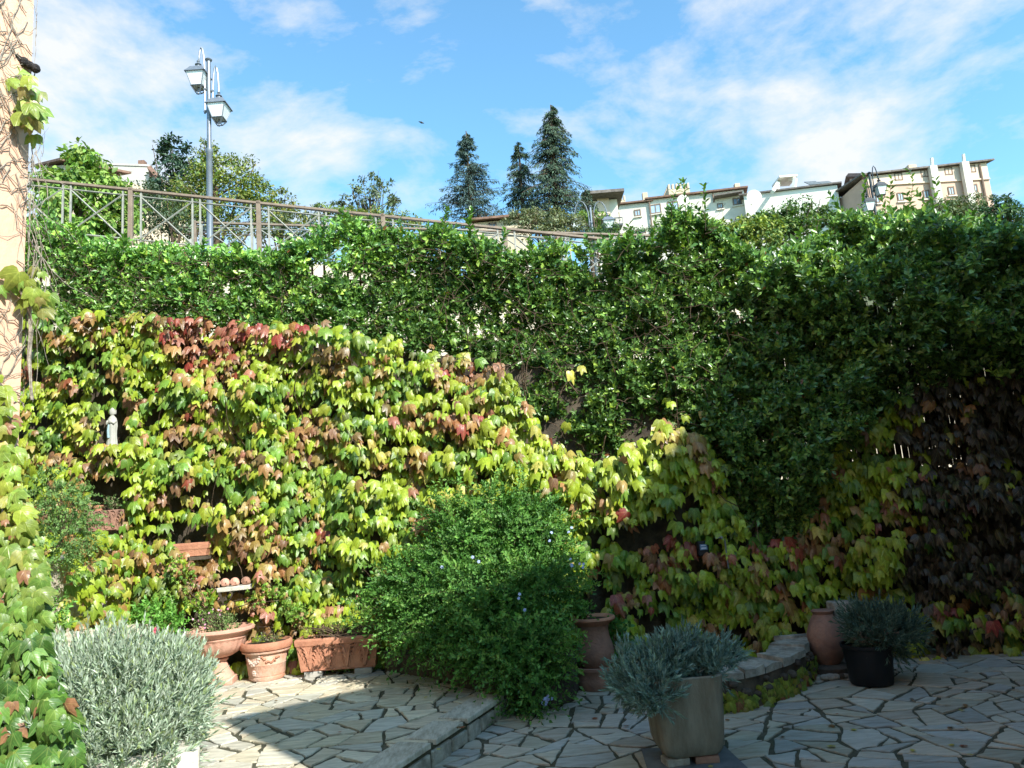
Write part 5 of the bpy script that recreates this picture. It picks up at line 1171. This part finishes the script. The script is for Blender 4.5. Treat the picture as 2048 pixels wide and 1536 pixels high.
# fallen leaves
FL = []
for i in range(46):
    if i < 26: px_, py_ = random.uniform(1100, 2000), random.uniform(1330, 1530)
    else: px_, py_ = random.uniform(480, 1000), random.uniform(1360, 1530)
    d = f0+(px_-1024)/FPX*RV-(py_-768)/FPX*UV_; p = CAM+d*((.02-CAMZ)/d[2]); zf = .012
    if p[0] < step_x(p[1]): p = CAM+d*((.18-CAMZ)/d[2]); zf = .172
    FL.append((p[0], p[1], zf))
FLc = [(.30, .09, .05), (.45, .4, .08), (.25, .13, .06), (.12, .07, .04)]
for i, p in enumerate(FL[:34]):
    tv, tf = IVY[i % 6]; s_ = random.uniform(.03, .06) if i % 3 else random.uniform(.02, .035); a_ = random.uniform(0, 6.28); V = tv.copy(); V[:, 2] = V[:, 2]*.5+.12
    V = V@np.array([[math.cos(a_), math.sin(a_), 0], [-math.sin(a_), math.cos(a_), 0], [0, 0, 1]])*s_ + np.array(p)
    ci = random.randrange(4); o = np_mesh('fallen_leaf', V, tf, M['leaf_ivy'], None, np.tile(FLc[ci], (len(V), 1)), tv[:, :2], base=p)
    tag(o, 'small fallen leaf lying on the paving', 'leaf', 'fallen leaves on the paving')
# ------------------------------------------------------------------ trees and shrubs beyond the street
def leafcrown(name, part, blobs, n, size, cols, probs, m, parent, tmpl=SIMPLE, droop=-.2, clump=.35, squash=.8, inner=.4):
    B = np.array(blobs, float); vol = B[:, 3]**2.2; nc = max(12, n//28); pick = rng.choice(len(B), nc, p=vol/vol.sum())
    d = norm(rng.normal(0, 1, (nc, 3))); d[:, 2] = np.where(d[:, 2] < -.5, -d[:, 2], d[:, 2])
    C_ = B[pick, :3]+d*B[pick, 3][:, None]*(rng.uniform(inner, 1.02, nc)**.5)[:, None]*np.array([1, 1, squash])
    ci = rng.integers(0, nc, n); cs = (B[pick, 3]*clump*rng.uniform(.5, 1.2, nc))[ci]
    off = norm(rng.normal(0, 1, (n, 3)))*(rng.random(n)**.5*cs)[:, None]*np.array([1, 1, .6])
    P = C_[ci]+off; D = norm(off)*.7+rng.normal(0, .6, (n, 3))+np.array([0, 0, droop]); Nn = norm(d[ci]*.6+np.array([0, -.2, .9])+rng.normal(0, .35, (n, 3)))
    c = palette(n, cols, probs, .14)*np.exp(rng.normal(0, .16, nc))[ci][:, None]
    return scatter(part, tmpl, P, D, Nn, rng.uniform(size*.7, size*1.25, n), c.clip(0, .9), m, parent)
def tree(name, label, base, blobs, n, size, cols, probs=None, trunk_r=.12, tmpl=SIMPLE, cat='tree', group=None, nl=16, **k):
    r = empty(name, base, label, cat, group); B = blobs; mb = MB(); b = Vector(base)
    tall = Vector(max(B, key=lambda q: q[2])[:3]); cen = Vector([sum(q[i] for q in B)/len(B) for i in range(3)])
    top = Vector((b.x*.5+cen.x*.5, b.y*.5+cen.y*.5, cen.z)); mb.tube([b-Vector((0, 0, .6)), b+(top-b)*.4+Vector((.05, 0, 0)), top], [trunk_r*1.2, trunk_r, trunk_r*.6], 8)
    for i in range(nl):
        q = B[i % len(B)]; e = Vector(q[:3])+Vector((random.gauss(0, .45), random.gauss(0, .45), random.gauss(.2, .4)))*q[3]; s = b+(top-b)*random.uniform(.35, 1)
        mb.tube([s, (s+e)/2+Vector((random.gauss(0, .08), 0, random.gauss(0, .08)))*q[3], e], [trunk_r*.4, trunk_r*.25, trunk_r*.08], 5)
    mb.build('trunk', M['bark'], r)
    leafcrown(name, 'crown', B, n, size, cols, probs, M['leaf_tree'], r, tmpl, **k)
    return r
def gz_(x, y): return float(hill(np.array([x]), np.array([y]))[0])
def bl(px, py, Y, r): return list(at(px, py, Y))+[r]
def base_of(px, py, Y): p = at(px, py, Y); return (p[0], p[1], gz_(p[0], p[1])-.1)
LT = [(.17, .30, .05), (.26, .38, .08), (.10, .21, .04), (.33, .40, .12)]
tree('broadleaf_tree', 'bright green tree with drooping leaf clusters behind the railing at far left', base_of(165, 470, 17.5), [bl(165, 350, 17.5, .75), bl(120, 385, 17.3, .75), bl(210, 400, 17.3, .8), bl(160, 430, 17, 1.0), bl(235, 450, 17.2, .55), bl(85, 440, 17.3, .7), bl(200, 480, 17, .8), bl(120, 490, 17, .8), bl(165, 315, 17.6, .35)], 6500, .17, LT, [3, 3, 1.5, 1.2], tmpl=OVAL, droop=-.7, trunk_r=.14)
tree('holm_oak', 'dark bluish-green upright tree behind the yellow-green one, left of the tall lamp', base_of(345, 470, 30), [bl(338, 300, 30, .55), bl(352, 290, 30, .45), bl(350, 330, 30, .75), bl(330, 310, 30, .4), bl(365, 345, 30, .7), bl(372, 310, 30, .45), bl(350, 375, 30, .85), bl(330, 400, 30, 1.1), bl(370, 440, 30, 1.3)], 3600, .2, [(.045, .09, .05), (.07, .12, .06), (.03, .065, .045)], [2, 1, 2], clump=.5)
YT = [(.17, .24, .045), (.25, .28, .06), (.10, .17, .035), (.30, .26, .07)]
tree('yellowing_tree', 'yellow-green feathery tree directly behind the tall street lamp', base_of(430, 480, 23), [bl(410, 300, 23, .42), bl(405, 335, 23, .7), bl(440, 345, 23, .75), bl(395, 385, 23, .9), bl(480, 350, 23, .7), bl(505, 385, 23, .65), bl(450, 400, 23, 1.1), bl(380, 430, 23, 1.0), bl(500, 430, 23, 1.0), bl(420, 460, 22.6, 1.1), bl(400, 285, 23, .2)], 9000, .115, YT, [3, 2, 2, 1], trunk_r=.13, clump=.38)
tree('yellowing_tree', 'small rounded yellow-green tree right of the one behind the tall lamp', base_of(560, 480, 24), [bl(555, 400, 24, .5), bl(545, 430, 24, .7), bl(580, 430, 24, .6), bl(600, 450, 24, .6), bl(540, 470, 24, .8)], 2600, .115, YT, [2, 3, 1, 2], trunk_r=.1)
tree('grey_green_shrub', 'dull grey-green bush mass seen through the railing left of centre', base_of(300, 490, 19.5), [bl(290, 400, 19.5, .6), bl(310, 430, 19.5, .75), bl(280, 450, 19.5, .7), bl(340, 460, 19.5, .8), bl(560, 460, 19.5, .6), bl(600, 450, 19.5, .55), bl(620, 470, 19.5, .6)], 4200, .09, [(.07, .11, .06), (.11, .15, .08), (.05, .08, .04)], [2, 1, 1], cat='shrub', trunk_r=.05)
# sparse tree against the sky
tree('sparse_tree', 'thin airy tree with see-through crown against the cloud, left of the conifers', base_of(745, 470, 24), [bl(745, 365, 24, .42), bl(715, 385, 24, .42), bl(770, 385, 24, .45), bl(740, 395, 24, .6), bl(700, 400, 24, .5), bl(795, 410, 24, .35), bl(680, 415, 24, .4), bl(750, 420, 24, .7)], 1250, .12, [(.14, .19, .10), (.22, .26, .14), (.09, .13, .06)], [2, 1, 1], trunk_r=.06, nl=70, clump=.3)
tree('low_shrub', 'low yellow-green shrubs behind the railing beneath the sparse tree', base_of(690, 470, 20), [bl(640, 425, 20, .28), bl(660, 430, 20, .35), bl(700, 440, 20, .5), bl(740, 445, 20, .55), bl(790, 450, 20, .5), bl(830, 455, 20, .4), bl(620, 415, 20, .2)], 4200, .085, [(.18, .26, .06), (.26, .3, .08), (.12, .2, .05), (.32, .22, .08)], [3, 2, 2, .5], cat='shrub', trunk_r=.04)
# conifers
def conifer(label, px, pytop, pybase, Y, width_px, n, cols, droop=.35, irregular=.25, lean=0, power=.85, group='dark conifers on the hillside'):
    top = at(px, pytop, Y); bot = at(px+8, pybase, Y); H = top[2]-bot[2]; R0 = width_px/FPX*Y/2
    b = (bot[0], Y, gz_(bot[0], Y)-.2); r = empty('conifer', b, label, 'conifer', group)
    mb = MB(); mb.tube([b, ((b[0]+top[0])/2, Y, (b[2]+top[2])/2), (top[0], Y, top[2])], [.28, .17, .03], 7)
    P, D, Nn, S, C_ = [], [], [], [], []; nb = int(n/58)
    for i in range(nb):
        t = random.random()**.8; z = top[2]-H*t; cx = top[0]+(bot[0]-top[0])*t
        L_ = R0*1.45*(t**power)*random.choice([.4, .55, .75, .9, 1, 1.1, 1.35])*random.uniform(.8, 1.1)+.12; a_ = random.uniform(0, 6.283); dx, dy = math.cos(a_), math.sin(a_)
        pts = []
        for k in range(5):
            s = k/4; pts.append(Vector((cx+dx*L_*s, Y+dy*L_*s, z+L_*(.12*s-droop*s*s))))
        mb.tube(pts, [.035, .03, .022, .014, .006], 4)
        for k in range(70):
            s = random.random()**.7; q = pts[0].lerp(pts[4], s); q.z = z+L_*(.12*s-droop*s*s)
            side = random.gauss(0, .16)*L_*(1.2-s); P.append((q.x-dy*side+random.gauss(0, .03), q.y+dx*side, q.z-abs(random.gauss(0, .10))-.02))
            D.append((dx*.6-dy*math.copysign(.5, side)+random.gauss(0, .25), dy*.6+dx*math.copysign(.5, side)+random.gauss(0, .25), -.35-droop*.8+random.gauss(0, .3))); Nn.append((random.gauss(0, .4), random.gauss(-.3, .4), 1))
    mb.build('trunk', M['bark'], r); P = np.array(P); m_ = len(P)
    scatter('crown', [rhomb(.13, .02, .1), rhomb(.09, .02, .2), rhomb(.17, .04, .15)], P, np.array(D), np.array(Nn), rng.uniform(.10, .28, m_), palette(m_, cols, None, .16), M['leaf_conifer'], r)
CB = [(.09, .15, .13), (.13, .19, .17), (.06, .10, .09)]; CG = [(.075, .12, .075), (.11, .16, .09), (.05, .085, .06)]
conifer('bluish pointed conifer standing alone left of the two tallest', 932, 262, 452, 45, 108, 9500, CB, .12, .35)
conifer('narrow dark conifer just left of the tallest one', 1037, 285, 450, 46, 78, 6000, CG, .25, .45)
conifer('tallest conifer with ragged drooping branches', 1101, 210, 455, 44, 118, 15000, CG+[(.07, .11, .08)], .45, .4, power=.62)
conifer('short conifer tip left of the castle wall', 1172, 378, 460, 44, 56, 2600, CG, .3, .4)
tree('olive_shrub', 'pale grey-green olive-like shrub below the tallest conifer', base_of(1080, 470, 22), [bl(1030, 440, 22, .38), bl(1070, 432, 22, .4), bl(1110, 438, 22, .4), bl(1145, 450, 22, .38), bl(1060, 460, 22, .5), bl(1110, 465, 22, .5)], 4200, .085, [(.20, .23, .11), (.28, .29, .16), (.13, .16, .08)], [2, 1, 1], cat='shrub', trunk_r=.04, nl=40)
tree('street_shrub', 'bright green shrub beside the double lamp in front of the white wing', base_of(1190, 460, 25), [bl(1165, 440, 27.6, .45), bl(1190, 445, 27.6, .5), bl(1205, 455, 27.6, .5)], 1500, .10, LT, [2, 2, 1, 1], cat='shrub', trunk_r=.04)
tree('dark_hedge', 'clipped dark green hedge along the street right of the railing', base_of(1240, 480, 20), [bl(1190, 470, 20, .3), bl(1220, 466, 20, .32), bl(1255, 470, 20, .3), bl(1290, 470, 20, .3), bl(1320, 466, 20, .3), bl(1350, 468, 20, .3)], 3000, .06, [(.05, .12, .04), (.08, .16, .05)], [1, 1], cat='hedge', trunk_r=.03)
YG2 = [(.24, .32, .06), (.32, .36, .07), (.14, .24, .05), (.09, .17, .04)]
tree('fig_tree', 'yellow-green tree rising behind the hedge below the long white house', base_of(1440, 520, 13.5), [bl(1430, 470, 13.6, .28), bl(1470, 462, 13.6, .28), bl(1500, 455, 13.8, .3), bl(1460, 490, 13.5, .45), bl(1400, 470, 13.6, .3), bl(1520, 480, 13.6, .5), bl(1420, 510, 13.4, .4)], 5200, .085, YG2, [2, 2, 2, 2], trunk_r=.08, tmpl=OVAL)
tree('dark_bushy_tree', 'darker green bushy tree behind the hedge below the bright white house', base_of(1580, 520, 15), [bl(1560, 440, 15, .4), bl(1600, 425, 15, .38), bl(1540, 460, 15, .45), bl(1630, 440, 15, .4), bl(1600, 480, 15, .6), bl(1660, 450, 15, .35), bl(1530, 445, 15, .25)], 6000, .08, [(.08, .17, .04), (.14, .24, .05), (.05, .11, .03), (.22, .28, .07)], [3, 2, 2, 1], trunk_r=.08)
tree('grey_leafed_tree', 'olive-green tree at the foot of the peach building', base_of(1900, 470, 30), [bl(1880, 425, 30, .7), bl(1910, 420, 30, .6), bl(1940, 415, 30, .7), bl(1930, 450, 30, 1.0), bl(1880, 450, 30, .9)], 4200, .13, [(.12, .17, .07), (.19, .22, .10), (.08, .12, .05)], [2, 1, 1], trunk_r=.1)
tree('dark_tree', 'dark green tree with a sprig against the sky at the right edge', base_of(2010, 470, 27), [bl(2002, 405, 27, .42), bl(2015, 420, 27, .45), bl(1985, 425, 27, .5), bl(2045, 435, 27, .6), bl(2000, 455, 27, .9), bl(2090, 445, 27, .8)], 4200, .13, [(.05, .11, .045), (.08, .15, .05), (.03, .07, .03)], [2, 1, 1], trunk_r=.1)
# parked car on the street
cx, cy = at(640, 500, 13.7)[0]+.6, 13.75; cz = railz(cx)-1.33-.1
ca = empty('parked_car', (cx, cy, cz), 'silver parked car with light blue windscreen, glimpsed through hedge and railing', 'car'); rzc = -.15
def cl(x, y, z): return (cx+x, cy+y, cz+z-.15*x*1.0)
def loft(secs, name, m, smooth=True):
    vs = []; k = len(secs[0]); 
    for s in secs: vs += [cl(*p) for p in s]
    fs = [(a*k+i, a*k+(i+1) % k, (a+1)*k+(i+1) % k, (a+1)*k+i) for a in range(len(secs)-1) for i in range(k)]+[tuple(range(k-1, -1, -1)), tuple(range((len(secs)-1)*k, len(secs)*k))]
    return MB().add(vs, fs).build(name, m, ca, smooth=smooth)
def sec(x, wd, z0, z1): return [(x, -wd, z0), (x, wd, z0), (x, wd*1.02, (z0+z1)/2), (x, wd*.9, z1), (x, -wd*.9, z1), (x, -wd*1.02, (z0+z1)/2)]
loft([sec(-1.95, .7, .35, .75), sec(-1.7, .8, .25, .88), sec(-.9, .84, .22, .95), sec(.9, .84, .22, .97), sec(1.7, .8, .25, .92), sec(1.95, .72, .35, .8)], 'body', M['carpaint'])
loft([sec(-1.05, .74, .92, .95), sec(-.45, .66, .92, 1.38), sec(.8, .66, .92, 1.40), sec(1.5, .72, .92, .97)], 'cabin_glass', M['carglass'])
loft([sec(-.48, .60, 1.37, 1.41), sec(.82, .60, 1.38, 1.43)], 'roof', M['carpaint'])
for x_ in (-1.25, 1.25):
    for y_ in (-.78, .78):
        w_ = MB(); c = cl(x_, y_, .31)
        for k in range(1): w_.tube([(c[0], c[1]-.1, c[2]), (c[0], c[1]+.1, c[2])], .31, 18)
        wh = w_.build('wheel', M['rubber'], ca); MB().tube([(c[0], c[1]-.11, c[2]), (c[0], c[1]+.11, c[2])], .18, 14).build('rim', M['lampmetal'], wh)
# bird
bp_ = at(843, 245, 60); mb = MB(); mb.tube([(bp_[0]-.25, 60, bp_[2]+.12), (bp_[0], 60, bp_[2]), (bp_[0]+.22, 60, bp_[2]-.1)], [.02, .09, .02], 6)
mb.add([(bp_[0]-.08, 60, bp_[2]), (bp_[0]+.1, 60, bp_[2]-.04), (bp_[0]+.12, 59.5, bp_[2]-.28), (bp_[0]-.02, 60.5, bp_[2]+.3)], [(0, 1, 2), (1, 0, 3)])
tag(mb.build('bird', M['lampdark'], base=tuple(bp_)), 'tiny dark bird flying high in the sky above the sparse tree', 'bird')
